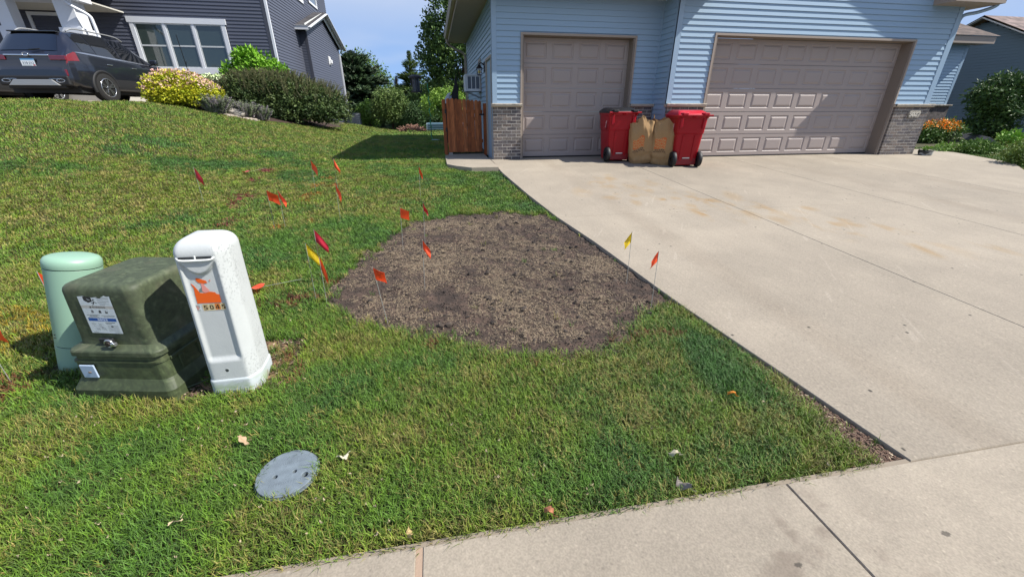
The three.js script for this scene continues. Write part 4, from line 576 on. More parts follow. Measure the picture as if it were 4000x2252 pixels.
  // lavender-like grey clumps
  [[-5.98, -13.55, 0.8, 'grey green clump of catmint against the yellow shrub'], [-5.45, -14.05, 0.75, 'purple grey clump of catmint behind the pale rock'], [-5.15, -14.35, 0.62, 'low purple grey catmint clump beside the large shrub']].forEach(([x, z, s, label], i) => {
    const t = thing('catmint_clump', label, 'plant', at(x, z), 0, G);
    foliage(t, 'stems', [0, 1].map((k) => needleSprig(120 + k + i, 1, 16, 0.035)), 330, 60 + i, (r) => { const a = r() * 6.283, d = Math.sqrt(r()) * 0.3 * s; return { p: [Math.cos(a) * d, 0.02 + 0.1 * r(), Math.sin(a) * d], s: (0.3 + 0.28 * r()) * s, c: r() < 0.4 ? mixc([0.15, 0.13, 0.15], [0.21, 0.19, 0.19], r(), 0.9) : mixc([0.07, 0.10, 0.05], [0.13, 0.15, 0.08], r(), 1), q: new THREE.Quaternion().setFromEuler(new THREE.Euler((r() - 0.5) * 0.6, -a, 0.85 + 0.7 * r(), 'YXZ')) }; }, leafOpaque); });
  const hb = thing('flowering_hydrangea', 'low burgundy leaved shrub with pale green flower heads below window', 'shrub', at(-7.0, -16.6), 0, G);
  foliage(hb, 'foliage', [0, 1].map((k) => leafCluster(9, 1, 0.7, 0.5, 130 + k)), 420, 64, lobeFill([[0, 0.45, 0, 0.6, 0.45, 0.4], [0.55, 0.55, 0, 0.5, 0.45, 0.4]], 0.1, tint([0.035, 0.04, 0.02], [0.075, 0.06, 0.035]), 0.5, 0.3, 0.5));
  foliage(hb, 'flower_heads', [leafCluster(26, 1, 0.4, 0.4, 140, 0.1, 0)], 16, 65, (r) => ({ p: [-0.2 + 0.6 * (r() - 0.5), 0.86 + 0.12 * (r() - 0.5), 0.3 * (r() - 0.5)], s: 0.1 + 0.03 * r(), c: mixc([0.42, 0.55, 0.22], [0.6, 0.66, 0.42], r(), 0.9) }), leafOpaque);
  const soil = structure('planting_bed', gridGeo(30, 30, (u, v) => { const x = lerp(-9.2, -2.9, u), z = lerp(-12.9, -19.2, v); const d = polyDist(BED, x, z); return [x, GY(x, z) + 0.02 - 0.2 * ss(-0.12, 0.1, d) + 0.02 * fbm(x * 9, z * 9, 2, 1), z]; }), M(0x3a2a22, 1, { bumpMap: rep(grainTex, 8), bumpScale: 0.03 }));
  // limestone rock and pebbles at the edge of the bed
  const rockG = (s, seed) => { const g = mergeVertices(new THREE.IcosahedronGeometry(1, 3).deleteAttribute('uv').deleteAttribute('normal')), p = g.attributes.position; for (let i = 0; i < p.count; i++) { const x = p.getX(i), y = p.getY(i), z = p.getZ(i), k = 0.72 + 0.5 * fbm(x * 1.7 + seed, y * 1.7 + z * 1.3, 3, seed); p.setXYZ(i, x * k * s[0], y * k * s[1], z * k * s[2]); } return toCreasedNormals(g, 0.5); };
  const rockM = M(0x9a948a, 0.95, { bumpMap: grainTex, bumpScale: 0.02 });
  const rk = structure('', rockG([0.34, 0.17, 0.22], 3), rockM, scene); rk.name = 'limestone_rock'; rk.userData = { label: 'pale weathered limestone rock at the edge of the planted bed', category: 'rock' }; rk.position.set(...at(-5.7, -13.85, 0.06)); rk.rotation.y = -0.4;
  const r = rng(66), pg = [0, 1, 2].map((k) => rockG([0.04, 0.028, 0.035], 9 + k)), N = 45;
  pg.forEach((g, k) => { const im = shadows(new THREE.InstancedMesh(g, M(0xffffff, 0.95), N)); im.name = numbered('pebbles'); im.userData = { kind: 'stuff', label: 'cream pebbles spilling from the bed edge', category: 'pebbles' }; for (let i = 0; i < N; i++) { const t = r(), x = -5.9 + t * 0.75 + (r() - 0.5) * 0.16, z = -13.5 - t * 0.42 + (r() - 0.5) * 0.3; dmy.position.set(x, GY(x, z) + 0.02, z); dmy.rotation.set(r() * 6, r() * 6, r() * 6); dmy.scale.setScalar(0.6 + 0.8 * r()); dmy.updateMatrix(); im.setMatrixAt(i, dmy.matrix); const l = 0.6 + 0.5 * r(); im.setColorAt(i, clr.setRGB(0.36 * l, 0.31 * l, 0.25 * l)); } scene.add(im); });
  const st = thing('garden_stake', 'thin black metal garden stake in front of triple window', 'stake', at(-6.9, -14.6));
  part(st, 'pole', rod([0.02, -0.2, 0], [-0.06, 1.82, 0], 0.009), M(0x1a1a1c, 0.5, { metalness: 0.6 })); part(st, 'bracket', rod([-0.03, 1.05, 0], [0.02, 1.16, 0.05], 0.008), M(0x1a1a1c, 0.5));
}
{ // plants to the right of the driveway
  const G = 'plants beside the right edge of the driveway';
  const bush = (name, label, category, p, lobes, n, size, ca, cb, seed, o = {}) => { const t = thing(name, label, category, p, 0, G); limbs(t, 'stems', [0, -0.05, 0], [0, 0.3, 0], o.stem ?? 0.02, lobes.map((l) => [l[0] * 0.7, l[1] * 0.8, l[2] * 0.7]), seed); foliage(t, 'foliage', [0, 1].map((k) => leafCluster(8, 1, o.leafL ?? 0.7, o.leafW ?? 0.4, seed + k)), n, seed, lobeFill(lobes, size, tint(ca, cb), 0.4, o.gap ?? 0.34, 0.4)); return t; };
  const fl = bush('butterfly_weed', 'bushy plant covered in orange flower clusters by brick base', 'flowers', [15.9, 0, -11.2], [[0, 0.3, 0, 0.5, 0.32, 0.4], [0.5, 0.36, 0, 0.42, 0.36, 0.4], [-0.4, 0.25, 0, 0.38, 0.28, 0.35]], 420, 0.12, [0.05, 0.10, 0.02], [0.10, 0.16, 0.03], 71);
  foliage(fl, 'flower_clusters', [leafCluster(16, 1, 0.45, 0.45, 150, 0.1, 0.8)], 70, 72, (r) => { const a = r() * 6.283, d = Math.sqrt(r()); return { p: [0.1 + 0.8 * d * Math.cos(a), 0.60 + 0.10 * r() - 0.2 * d * d, 0.4 * d * Math.sin(a)], s: 0.07 + 0.025 * r(), c: mixc([0.62, 0.20, 0.012], [0.75, 0.30, 0.02], r(), 0.75 + 0.4 * r()) }; }, leafOpaque);
  const tr = bush('ornamental_tree', 'small leaning dark green tree in front of the teal grey wall', 'tree', [18.4, 0, -11.4], [[0.0, 1.68, 0, 0.61, 0.34, 0.7], [-0.59, 1.36, 0, 0.5, 0.34, 0.6], [-0.42, 1.05, 0.1, 0.5, 0.27, 0.6], [0.51, 1.36, 0, 0.54, 0.34, 0.6], [0.17, 0.9, 0.1, 0.58, 0.24, 0.5], [1.19, 1.48, 0.2, 0.43, 0.34, 0.5], [0.77, 0.94, 0, 0.5, 0.27, 0.5], [-0.51, 0.55, 0, 0.36, 0.27, 0.5], [0.26, 0.35, 0, 0.65, 0.27, 0.5]], 1500, 0.12, [0.025, 0.055, 0.016], [0.07, 0.12, 0.028], 73, { stem: 0.05, gap: 0.42, leafL: 0.9 });
  bush('leafy_shrub', 'dark leafy shrub at the right edge above the lawn', 'shrub', [18.9, 0, -10.2], [[0.3, 0.3, 0, 0.6, 0.35, 0.5], [1.0, 0.4, 0, 0.6, 0.4, 0.5]], 500, 0.13, [0.02, 0.045, 0.02], [0.05, 0.09, 0.03], 74);
  bush('bright_hosta', 'bright lime green leafy plant at the end of stone edging', 'plant', [17.3, 0, -10.1], [[0, 0.2, 0, 0.3, 0.16, 0.25]], 60, 0.11, [0.12, 0.24, 0.03], [0.2, 0.32, 0.05], 75, { leafL: 0.9, leafW: 0.5 });
  bush('juniper_shrub', 'low spreading green shrub on lawn beside the driveway', 'shrub', [13.75, -0.05, -8.6], [[0, 0.15, 0, 0.42, 0.16, 0.3], [0.3, 0.12, 0, 0.3, 0.13, 0.25]], 340, 0.09, [0.06, 0.12, 0.02], [0.12, 0.19, 0.035], 76, { gap: 0.3 });
  bush('low_shrub', 'small green shrub at the right frame edge by driveway corner', 'shrub', [12.75, -0.1, -7.0], [[0, 0.2, 0, 0.42, 0.24, 0.35], [0.6, 0.2, 0, 0.5, 0.25, 0.35]], 420, 0.09, [0.07, 0.12, 0.02], [0.13, 0.18, 0.035], 77, { gap: 0.3 });
  bush('weed_seedling', 'tiny pale green seedlings at foot of the thin stake', 'plant', [13.35, -0.03, -9.0], [[0, 0.08, 0, 0.3, 0.1, 0.15]], 60, 0.09, [0.12, 0.22, 0.04], [0.18, 0.28, 0.06], 78);
  const sk = thing('thin_stake', 'thin dark wire stake standing on the right hand lawn', 'stake', [13.4, -0.04, -9.0]); part(sk, 'wire', rod([0, -0.1, 0], [0.05, 0.6, 0], 0.008), M(0x2b2620, 0.7));
  const tb = thing('stone_edging', 'grey stone edging course below the dark ornamental tree', 'edging', [0, 0, 0]);
  const A = [20.6, -13.6], B = [16.5, -10.1]; for (let k = 0; k < 10; k++) { const t0 = k / 10 + 0.004, t1 = (k + 1) / 10 - 0.004; part(tb, 'edging_block', bar([lerp(A[0], B[0], t0), 0.08, lerp(A[1], B[1], t0)], [lerp(A[0], B[0], t1), 0.08, lerp(A[1], B[1], t1)], 0.26, 0.17), M(k % 2 ? 0x6e6c69 : 0x7b7975, 0.95)); }
  structure('right_planting_bed', gridGeo(10, 10, (u, v) => { const t = u, w = v, x = lerp(A[0], B[0] - 0.3, t) + w * 3.5 - 0.2, z = lerp(A[1], B[1], t) - w * 1.2; return [x, 0.02 + 0.05 * w, z]; }), M(0x3b2c23, 1));
}
// ---------------------------------------------------------------- parked cars on the neighbour's driveway
// closed loft through rounded-rectangle rings: [y, width, depth, corner radius, offset x, offset z]
function rrRing(w, d, r, n = 6) { const out = []; r = Math.min(r, w / 2 - 1e-4, d / 2 - 1e-4); for (const [sx, sz, a0] of [[1, 1, 0], [-1, 1, 90], [-1, -1, 180], [1, -1, 270]]) for (let k = 0; k <= n; k++) { const a = R(a0 + 90 * k / n); out.push([sx * (w / 2 - r) + r * Math.cos(a), sz * (d / 2 - r) + r * Math.sin(a)]); } return out; }
function loft(levels, o = {}) {
  const n = o.n ?? 6, rings = levels.map(([y, w, d, r, ox = 0, oz = 0]) => rrRing(w, d, r, n).map(([x, z]) => [x + ox, y, z + oz])), K = rings[0].length, pos = [], uv = [], idx = [];
  let per = [0]; { const m = rings[Math.floor(rings.length / 2)]; for (let k = 1; k <= K; k++) per.push(per[k - 1] + Math.hypot(m[k % K][0] - m[k - 1][0], m[k % K][2] - m[k - 1][2])); }
  rings.forEach((g) => { for (let k = 0; k <= K; k++) { const p = g[k % K]; pos.push(...(o.warp ? o.warp(p, k / K) : p)); uv.push(per[k], p[1]); } });
  for (let j = 0; j < rings.length - 1; j++) for (let k = 0; k < K; k++) { const a = j * (K + 1) + k, b = a + 1, c = a + K + 1, d = c + 1; idx.push(a, c, d, a, d, b); }
  for (const [j, up] of [[0, false], [rings.length - 1, true]]) { if (up ? o.openTop : o.openBottom) continue; const c = pos.length / 3, g = rings[j], cx = g.reduce((s, p) => s + p[0], 0) / K, cz = g.reduce((s, p) => s + p[2], 0) / K; pos.push(cx, g[0][1], cz); uv.push(cx, cz); for (let k = 0; k < K; k++) { const p = g[k]; pos.push(...(o.warp ? o.warp(p, k / K) : p)); uv.push(p[0], p[2]); } for (let k = 0; k < K; k++) { const a = c + 1 + k, b = c + 1 + (k + 1) % K; up ? idx.push(c, b, a) : idx.push(c, a, b); } }
  const g = new THREE.BufferGeometry(); g.setAttribute('position', new THREE.Float32BufferAttribute(pos, 3)); g.setAttribute('uv', new THREE.Float32BufferAttribute(uv, 2)); g.setIndex(idx); return o.crease ? toCreasedNormals(g, o.crease) : (g.computeVertexNormals(), g);
}
function makeCar(label) {
  const car = thing('parked_car', label, 'car', [0, 0, 0]);
  const paint = MP(0x2a2d36, 0.32, { metalness: 0.55, clearcoat: 1, clearcoatRoughness: 0.04 }), black = M(0x17181a, 0.7), gloss = MP(0x0d1013, 0.05, { clearcoat: 1, clearcoatRoughness: 0.02 }), chrome = M(0xc9ccd0, 0.22, { metalness: 0.95 }), silver = M(0xa8a9a8, 0.4, { metalness: 0.5 }), red = MP(0x6c0710, 0.12, { clearcoat: 1 });
  const T = [[0, 0.70], [0.05, 0.80], [0.08, 1.0], [0.14, 1.08], [0.2, 1.16], [0.46, 1.50], [0.56, 1.565], [0.9, 1.605], [1.6, 1.625], [2.3, 1.575], [2.7, 1.34], [3.06, 1.10], [3.3, 1.055], [3.9, 0.98], [4.15, 0.91], [4.3, 0.80], [4.37, 0.60]];
  const Wd = [[0, 0.76], [0.06, 0.84], [0.2, 0.885], [0.7, 0.905], [3.6, 0.905], [4.0, 0.87], [4.25, 0.76], [4.37, 0.6]], Be = [[0, 0.96], [0.3, 1.09], [1.0, 1.06], [3.1, 0.98], [4.4, 0.9]], Wr = [[0, 0.70], [0.14, 0.72], [0.46, 0.60], [1.5, 0.62], [2.3, 0.585], [3.06, 0.71], [3.4, 0.72], [4.15, 0.66], [4.37, 0.42]], Yb = [[0, 0.40], [0.25, 0.30], [0.6, 0.24], [3.8, 0.24], [4.37, 0.34]];
  const ring = (s) => { const t = interp(T, s), w = interp(Wd, s), b = Math.min(interp(Be, s), t - 0.05), wr = interp(Wr, s), y = interp(Yb, s); return [[0, y], [w * 0.8, y], [w - 0.02, y + 0.05], [w, 0.48], [w + 0.004, Math.min(0.7, t - 0.12)], [w - 0.004, Math.min(0.86, t - 0.08)], [w - 0.035, b], [lerp(w - 0.035, wr, 0.5) + 0.015, lerp(b, t, 0.52)], [wr, t - 0.035], [wr - 0.09, t - 0.008], [wr * 0.5, t], [0, t + 0.004]]; };
  const P = (s, j, side, off = 0) => { const r = ring(s), i = Math.min(10, Math.floor(j)), f = j - i, a = r[i], b = r[i + 1]; let x = lerp(a[0], b[0], f), y = lerp(a[1], b[1], f); if (off) { const dx = b[0] - a[0], dy = b[1] - a[1], l = Math.hypot(dx, dy) || 1; x += dy / l * off; y -= dx / l * off; if (j >= 9) y += off; } return [x * side, y, 2.185 - s + (off && s < 0.6 && j > 8.9 ? off : 0)]; };
  const st = []; for (let s = 0; s < 0.62; s += 0.02) st.push(s); for (let s = 0.62; s < 4.37; s += 0.08) st.push(s); st.push(4.37);
  const body = (side) => gridGeo(44, st.length - 1, (u, v) => P(st[Math.round(v * (st.length - 1))], u * 11, side));
  const cap = (s, flipZ) => { const r = ring(s), sh = new THREE.Shape([...r.map(([x, y]) => new THREE.Vector2(x, y)), ...r.slice(1, -1).reverse().map(([x, y]) => new THREE.Vector2(-x, y))]); return new THREE.ShapeGeometry(sh).translate(0, 0, 2.185 - s); };
  part(car, 'body', merge([flat(body(1)), flat(body(-1)), flat(cap(0)), flat(cap(4.37))]), paint);
  const patch = (s0, s1, j0, j1, side, off, n = 10, m = 6) => gridGeo(m, n, (u, v) => P(lerp(s0, s1, v), lerp(j0, j1, u), side, off));
  part(car, 'rear_window', merge([flat(patch(0.16, 0.45, 8.9, 11, 1, 0.006)), flat(patch(0.16, 0.45, 8.9, 11, -1, 0.006))]), gloss);
  part(car, 'windshield', merge([flat(patch(2.36, 3.03, 8.4, 11, 1, 0.006)), flat(patch(2.36, 3.03, 8.4, 11, -1, 0.006))]), gloss);
  for (const sd of [1, -1]) {
    part(car, 'quarter_window', patch(0.60, 0.96, 6.25, 7.9, sd, 0.006), gloss); part(car, 'rear_door_window', patch(1.0, 1.74, 6.15, 7.95, sd, 0.006), gloss); part(car, 'front_door_window', patch(1.81, 2.72, 6.15, 7.9, sd, 0.006), gloss);
    part(car, 'window_trim', merge([flat(patch(0.36, 2.95, 6.0, 6.13, sd, 0.009, 24, 2))]), chrome);
    part(car, 'sill_cladding', patch(0.55, 3.9, 1.9, 3.35, sd, 0.006, 20, 4), black);
    part(car, 'taillight', patch(0.05, 0.36, 5.2, 6.05, sd, 0.008), red);
    part(car, 'taillight', rbox(0.36, 0.10, 0.03, sd * 0.66, 0.95, 2.125, 0.012), red);
    part(car, 'reflector', rbox(0.05, 0.14, 0.03, sd * 0.77, 0.63, 2.17, 0.01), red);
    part(car, 'exhaust_trim', new THREE.TorusGeometry(0.06, 0.012, 6, 16).scale(1.5, 0.6, 1).translate(sd * 0.60, 0.46, 2.2), chrome);
    part(car, 'mirror', merge([rbox(0.2, 0.13, 0.1, sd * 1.0, 1.1, -0.62, 0.04), bar([sd * 0.86, 1.03, -0.6], [sd * 0.95, 1.06, -0.62], 0.05)]), paint);
    part(car, 'door_handle', rbox(0.02, 0.025, 0.17, sd * 0.91, 0.90, 0.95, 0.008), chrome); part(car, 'door_handle', rbox(0.02, 0.025, 0.17, sd * 0.91, 0.88, 0.12, 0.008), chrome);
    part(car, 'roof_rail', tube([[sd * 0.57, 1.585, 1.5], [sd * 0.575, 1.65, 1.35], [sd * 0.58, 1.67, 0.6], [sd * 0.56, 1.645, -0.1], [sd * 0.55, 1.58, -0.25]], 0.016), silver);
    part(car, 'fog_trim', rbox(0.3, 0.03, 0.02, sd * 0.5, 0.50, 2.2, 0.008), chrome);
  }
  part(car, 'spoiler', rbox(1.08, 0.03, 0.2, 0, 1.545, 1.66, 0.013), gloss);
  part(car, 'rear_bumper', merge([rbox(1.56, 0.22, 0.12, 0, 0.46, 2.15, 0.04), rbox(1.3, 0.1, 0.08, 0, 0.34, 2.14, 0.03)]), black);
  part(car, 'skid_plate', extrude([[-0.55, 0], [0.55, 0], [0.42, 0.11], [-0.42, 0.11]], 0.03, { bevelEnabled: true, bevelSize: 0.01, bevelThickness: 0.01 }).translate(0, 0.36, 2.2), silver);
  part(car, 'chrome_strip', merge([rbox(0.98, 0.03, 0.02, 0, 1.005, 2.13, 0.008)]), chrome);
  part(car, 'badge', new THREE.TorusGeometry(0.05, 0.009, 6, 20).scale(1.35, 0.75, 1).translate(0, 1.02, 2.142), chrome);
  part(car, 'rear_wiper', bar([0.05, 1.12, 2.07], [0.3, 1.14, 2.06], 0.02, 0.02), black);
  part(car, 'licence_plate', new THREE.PlaneGeometry(0.305, 0.155).translate(0, 0.85, 2.155), M(0xffffff, 0.5, { map: canvasTex(256, 128, (x, w, h) => { x.fillStyle = '#eef2f4'; x.fillRect(0, 0, w, h); const g = x.createLinearGradient(0, 0, 0, 40); g.addColorStop(0, '#2a78b8'); g.addColorStop(1, '#dfeaf0'); x.fillStyle = g; x.fillRect(0, 0, w, 40); x.fillStyle = '#33475e'; x.font = 'bold 58px sans-serif'; x.textAlign = 'center'; x.fillText('E10·212', w / 2, 98); x.fillStyle = '#b01830'; x.fillRect(206, 104, 40, 20); x.fillStyle = '#5a6f60'; x.fillRect(16, 112, 170, 8); }) }));
  part(car, 'underbody', span(-0.78, 0.78, 0.2, 0.42, -2.0, 1.95), black);
  // wheels
  const tyreG = new THREE.LatheGeometry([[0.20, -0.10], [0.325, -0.105], [0.338, -0.07], [0.34, 0], [0.338, 0.07], [0.325, 0.105], [0.225, 0.108], [0.215, 0.09]].map(([a, b]) => new THREE.Vector2(a, b)), 32).rotateZ(Math.PI / 2);
  const spoke = (a) => { const l = []; for (const d of [-0.2, 0.2]) l.push(bar([0.095, Math.cos(a) * 0.04, Math.sin(a) * 0.04], [0.10, Math.cos(a + d) * 0.215, Math.sin(a + d) * 0.215], 0.02, 0.034)); return l; };
  const rimG = merge([new THREE.TorusGeometry(0.215, 0.012, 6, 32).rotateY(Math.PI / 2).translate(0.1, 0, 0), ...[0, 1, 2, 3, 4].flatMap((k) => spoke(k * 1.2566)), cyl(0.05, 0.045, 0.03, 14).rotateZ(-Math.PI / 2).translate(0.08, 0, 0)]);
  const barrelG = new THREE.CylinderGeometry(0.21, 0.21, 0.12, 24).rotateZ(Math.PI / 2), archG = new THREE.TorusGeometry(0.385, 0.04, 8, 24, Math.PI * 1.06).rotateY(Math.PI / 2);
  for (const [z, sd] of [[1.28, 1], [1.28, -1], [-1.35, 1], [-1.35, -1]]) {
    const w = holder(car, 'wheel', [sd * 0.825, 0.34, z], [0, sd > 0 ? 0 : Math.PI, 0]); part(w, 'tyre', tyreG, M(0x191919, 0.9)); part(w, 'rim', rimG, chrome); part(w, 'hub', barrelG, black);
    part(car, 'wheel_arch', archG, black, [sd * 0.885, 0.34, z], [sd > 0 ? 0.1 : 0.1, 0, 0]);
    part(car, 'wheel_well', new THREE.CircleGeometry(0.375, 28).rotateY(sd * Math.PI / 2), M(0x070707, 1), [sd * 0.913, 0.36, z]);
  }
  return car;
}
{
  const c = makeCar('dark grey compact utility car with chrome rear trim, nearest of the two parked'); c.position.set(-9.24, 1.185, -14.9); c.rotation.y = R(-5);
  const d = c.clone(); d.name = numbered('parked_car'); d.userData = { label: 'second dark car mostly hidden behind the nearer parked car', category: 'car', group: 'cars on the neighbour driveway' }; c.userData.group = 'cars on the neighbour driveway'; scene.add(d); d.position.set(-12.75, 1.185, -15.2);
}
// ---------------------------------------------------------------- utility cabinets on the lawn
const fontB = await new FontLoader().loadAsync('fonts/droid/droid_sans_bold.typeface.json');
const text3 = (s, size, depth) => { const t = new TextGeometry(s, { font: fontB, size, depth, curveSegments: 3 }); t.computeBoundingBox(); const b = t.boundingBox; return t.translate(-(b.max.x + b.min.x) / 2, -(b.max.y + b.min.y) / 2, 0); };
{ // white telephone pedestal, number 5045
  const p = thing('telephone_pedestal', 'tall off-white leaning utility pedestal numbered 5045 with orange sticker', 'utility pedestal', at(-1.178, -2.12, -0.01), R(3));
  p.rotation.z = R(-1.6); p.rotation.x = R(-0.8);
  const grime = (base, seed, mossLow) => dataTex(512, (u, v, i, j) => { const n = wrapFbm(u, v, 10, 5, seed), sp = wrapFbm(u, v, 110, 3, seed + 3), f = hash(i, j, seed), area = ss(0.40, 0.62, wrapFbm(u, v, 5, 3, seed + 9)) * (0.03 + 0.75 * ss(0.30, 0.42, u) * (1 - ss(0.60, 0.68, u)) + 0.5 * ss(0.88, 0.95, v)); let k = 1 - 0.05 * (n - 0.5) - 0.02 * f; let c = base.map((q) => q * k); const s = ss(0.56, 0.70, sp) * area * 0.4; c = [lerp(c[0], 112, s), lerp(c[1], 116, s), lerp(c[2], 116, s)]; if (mossLow) { const m = ss(0.40, 0.62, wrapFbm(u, v, 14, 4, seed + 20)) * mossLow(v); c = [lerp(c[0], 118, m), lerp(c[1], 142, m), lerp(c[2], 84, m)]; } return c; });
  const out = [[-0.112, -0.105], [-0.09, -0.125], [0.085, -0.125], [0.11, -0.10], [0.114, 0.03], [0.107, 0.056], [0.080, 0.100], [0.062, 0.110], [-0.02, 0.112], [-0.088, 0.112], [-0.105, 0.103], [-0.113, 0.08]];
  const crv = new THREE.CatmullRomCurve3(out.map(([x, z]) => V(x, 0, z)), true, 'catmullrom', 0.35), N = 160, line = crv.getSpacedPoints(N); line[N] = line[0];
  const rec = (x, y) => { const l = -0.088, r = 0.060, a = ss(l - 0.008, l + 0.014, x) * (1 - ss(r - 0.016, r + 0.008, x)), arc = 0.765 - 0.06 * (1 - Math.min(1, ((x + 0.014) / 0.07) ** 2)); return a * ss(0.205, 0.24, y) * (1 - ss(arc - 0.012, arc + 0.002, y)); };
  const pos = [], uv = [], idx = [], ys = []; for (let k = 0; k <= 110; k++) ys.push(lerp(0.10, 0.80, k / 110));
  ys.forEach((y) => { const s = 1 - 0.05 * ss(0.1, 0.8, y); line.forEach((q, k) => { let x = q.x * s, z = q.z * s; if (q.z > 0.09 && q.x < 0.075) z -= 0.013 * rec(x, y); pos.push(x, y, z); uv.push(k / N * 1.15, y * 1.15); }); });
  // domed top: shrink toward the middle, front lower than back
  const cap = 14; for (let k = 1; k <= cap; k++) { const t = k / cap, f = Math.cos(t * Math.PI / 2), s = 0.95 * (k === cap ? 0.001 : Math.pow(f, 0.55)); line.forEach((q, m) => { const x = q.x * s, z = q.z * s - 0.012 * t; pos.push(x, 0.80 + 0.062 * Math.sin(t * Math.PI / 2) + 0.018 * t, z); uv.push(m / N * 1.15, 0.92 + 0.12 * t); }); }
  const rows = ys.length + cap; for (let j = 0; j < rows - 1; j++) for (let k = 0; k < N; k++) { const a = j * (N + 1) + k, b = a + 1, c = a + N + 1, d = c + 1; idx.push(a, c, d, a, d, b); }
  const g = new THREE.BufferGeometry(); g.setAttribute('position', new THREE.Float32BufferAttribute(pos, 3)); g.setAttribute('uv', new THREE.Float32BufferAttribute(uv, 2)); g.setIndex(idx); g.computeVertexNormals();
  part(p, 'cover', g, M(0xffffff, 0.62, { map: grime([184, 188, 187], 400), bumpMap: rep(grainTex, 6), bumpScale: 0.0006 }));
  const bp = [], bu = [], bi = []; [[-0.06, 1.03], [0.02, 1.05], [0.088, 1.05], [0.1, 1.03], [0.102, 0.95]].forEach(([y, s], j) => line.forEach((q, k) => { bp.push(q.x * s, y, q.z * s); bu.push(k / N, y * 2.4 + 0.2); })); for (let j = 0; j < 4; j++) for (let k = 0; k < N; k++) { const a = j * (N + 1) + k, b = a + 1, c = a + N + 1, d = c + 1; bi.push(a, c, d, a, d, b); }
  const bg = new THREE.BufferGeometry(); bg.setAttribute('position', new THREE.Float32BufferAttribute(bp, 3)); bg.setAttribute('uv', new THREE.Float32BufferAttribute(bu, 2)); bg.setIndex(bi); bg.computeVertexNormals();
  const base = part(p, 'base_skirt', bg, M(0xffffff, 0.7, { map: grime([180, 188, 190], 430, (v) => 0.75 * ss(0.46, 0.2, v)) })); base.userData.label = 'white base collar stained green with algae';
  part(base, 'latch', merge([tube([[0.116, 0.062, -0.012], [0.121, 0.05, -0.01], [0.121, 0.03, 0.0], [0.118, 0.018, 0.006]], 0.004), new THREE.TorusGeometry(0.012, 0.003, 6, 14).rotateY(Math.PI / 2).translate(0.119, 0.02, -0.03)]), M(0x9a9688, 0.5, { metalness: 0.6 }));
  // ventilation hood: lip with two dark slots
  part(p, 'vent_slot', merge([rbox(0.066, 0.012, 0.02, -0.052, 0.786, 0.1005, 0.005), rbox(0.066, 0.012, 0.02, 0.022, 0.786, 0.1005, 0.005)]), M(0x23272a, 0.9));
  part(p, 'vent_lip', merge([tube([[-0.094, 0.786, 0.100], [-0.082, 0.776, 0.108], [-0.014, 0.773, 0.1115], [0.052, 0.776, 0.108], [0.064, 0.786, 0.100]], 0.0055), rbox(0.006, 0.02, 0.012, -0.015, 0.785, 0.1045, 0.002)]), M(0xd9dcd9, 0.6));
  // torn orange sticker and pasted numbers inside the recess (surface at z ~ 0.085)
  const S = holder(p, 'sticker', [-0.014, 0.615, 0.0955], [R(-0.4), 0, R(-1)]); S.scale.set(1.2, 1.12, 1);
  const shp = (pts, holes = []) => { const s = new THREE.Shape(pts.map(([x, y]) => new THREE.Vector2(x, y))); return new THREE.ExtrudeGeometry(s, { depth: 0.0006, bevelEnabled: false }); };
  part(S, 'orange_print', merge([shp([[-0.043, -0.062], [0.044, -0.062], [0.044, -0.024], [0.034, -0.020], [0.030, -0.012], [0.014, -0.008], [-0.006, -0.014], [-0.024, -0.012], [-0.030, 0.004], [-0.038, 0.022], [-0.047, 0.034], [-0.045, 0.022], [-0.041, 0.012], [-0.043, -0.02]]), shp([[-0.026, 0.057], [-0.02, 0.058], [0.008, 0.044], [0.012, 0.034], [-0.004, 0.03], [-0.02, 0.036], [-0.026, 0.046]]), shp([[0.020, 0.046], [0.024, 0.048], [0.023, 0.04]])]), M(0xd9590b, 0.55));
  part(S, 'faded_print', merge([shp([[-0.012, 0.034], [-0.004, 0.032], [0.002, 0.016], [0.012, 0.0], [0.012, -0.008], [-0.006, -0.012], [-0.014, -0.004], [-0.012, 0.012]])]), M(0xd48d84, 0.6)); part(S, 'faded_print', merge([shp([[-0.022, 0.006], [-0.014, 0.012], [-0.014, -0.006], [-0.026, -0.01]])]), M(0x6c7a78, 0.6));
  const numTex = (s, bgc) => canvasTex(96, 140, (x, w, h) => { x.fillStyle = bgc; x.fillRect(0, 0, w, h); x.fillStyle = 'rgba(230,220,190,0.9)'; x.fillRect(0, 0, 5, h); x.fillRect(0, h - 6, w, 6); x.fillStyle = '#1d0d0a'; x.font = 'bold 132px sans-serif'; x.textAlign = 'center'; x.textBaseline = 'middle'; x.save(); x.translate(w / 2, h / 2 + 5); x.scale(1.0, 1); x.fillText(s, 0, 0); x.restore(); });
  const nums = [['E', '#b9a39c'], ['5', '#b3a075'], ['0', '#b5a67c'], ['4', '#c07432'], ['5', '#b4a277']];
  nums.forEach(([s, c], i) => part(p, 'number_tile', new THREE.PlaneGeometry(0.0252, 0.036), M(0xffffff, 0.7, { map: i ? numTex(s, c) : canvasTex(64, 96, (x, w, h) => { x.fillStyle = '#c3c8c6'; x.fillRect(0, 0, w, h); x.fillStyle = '#8e9493'; x.fillRect(4, 6, 50, 40); x.fillStyle = '#b7857c'; x.fillRect(14, 18, 22, 58); x.fillRect(14, 44, 34, 14); x.fillStyle = '#8e9493'; x.fillRect(10, 76, 44, 14); }) }), [-0.066 + i * 0.0262 + (i ? 0.003 : -0.003), 0.522 + (i === 3 ? 0.001 : 0), 0.0968]));
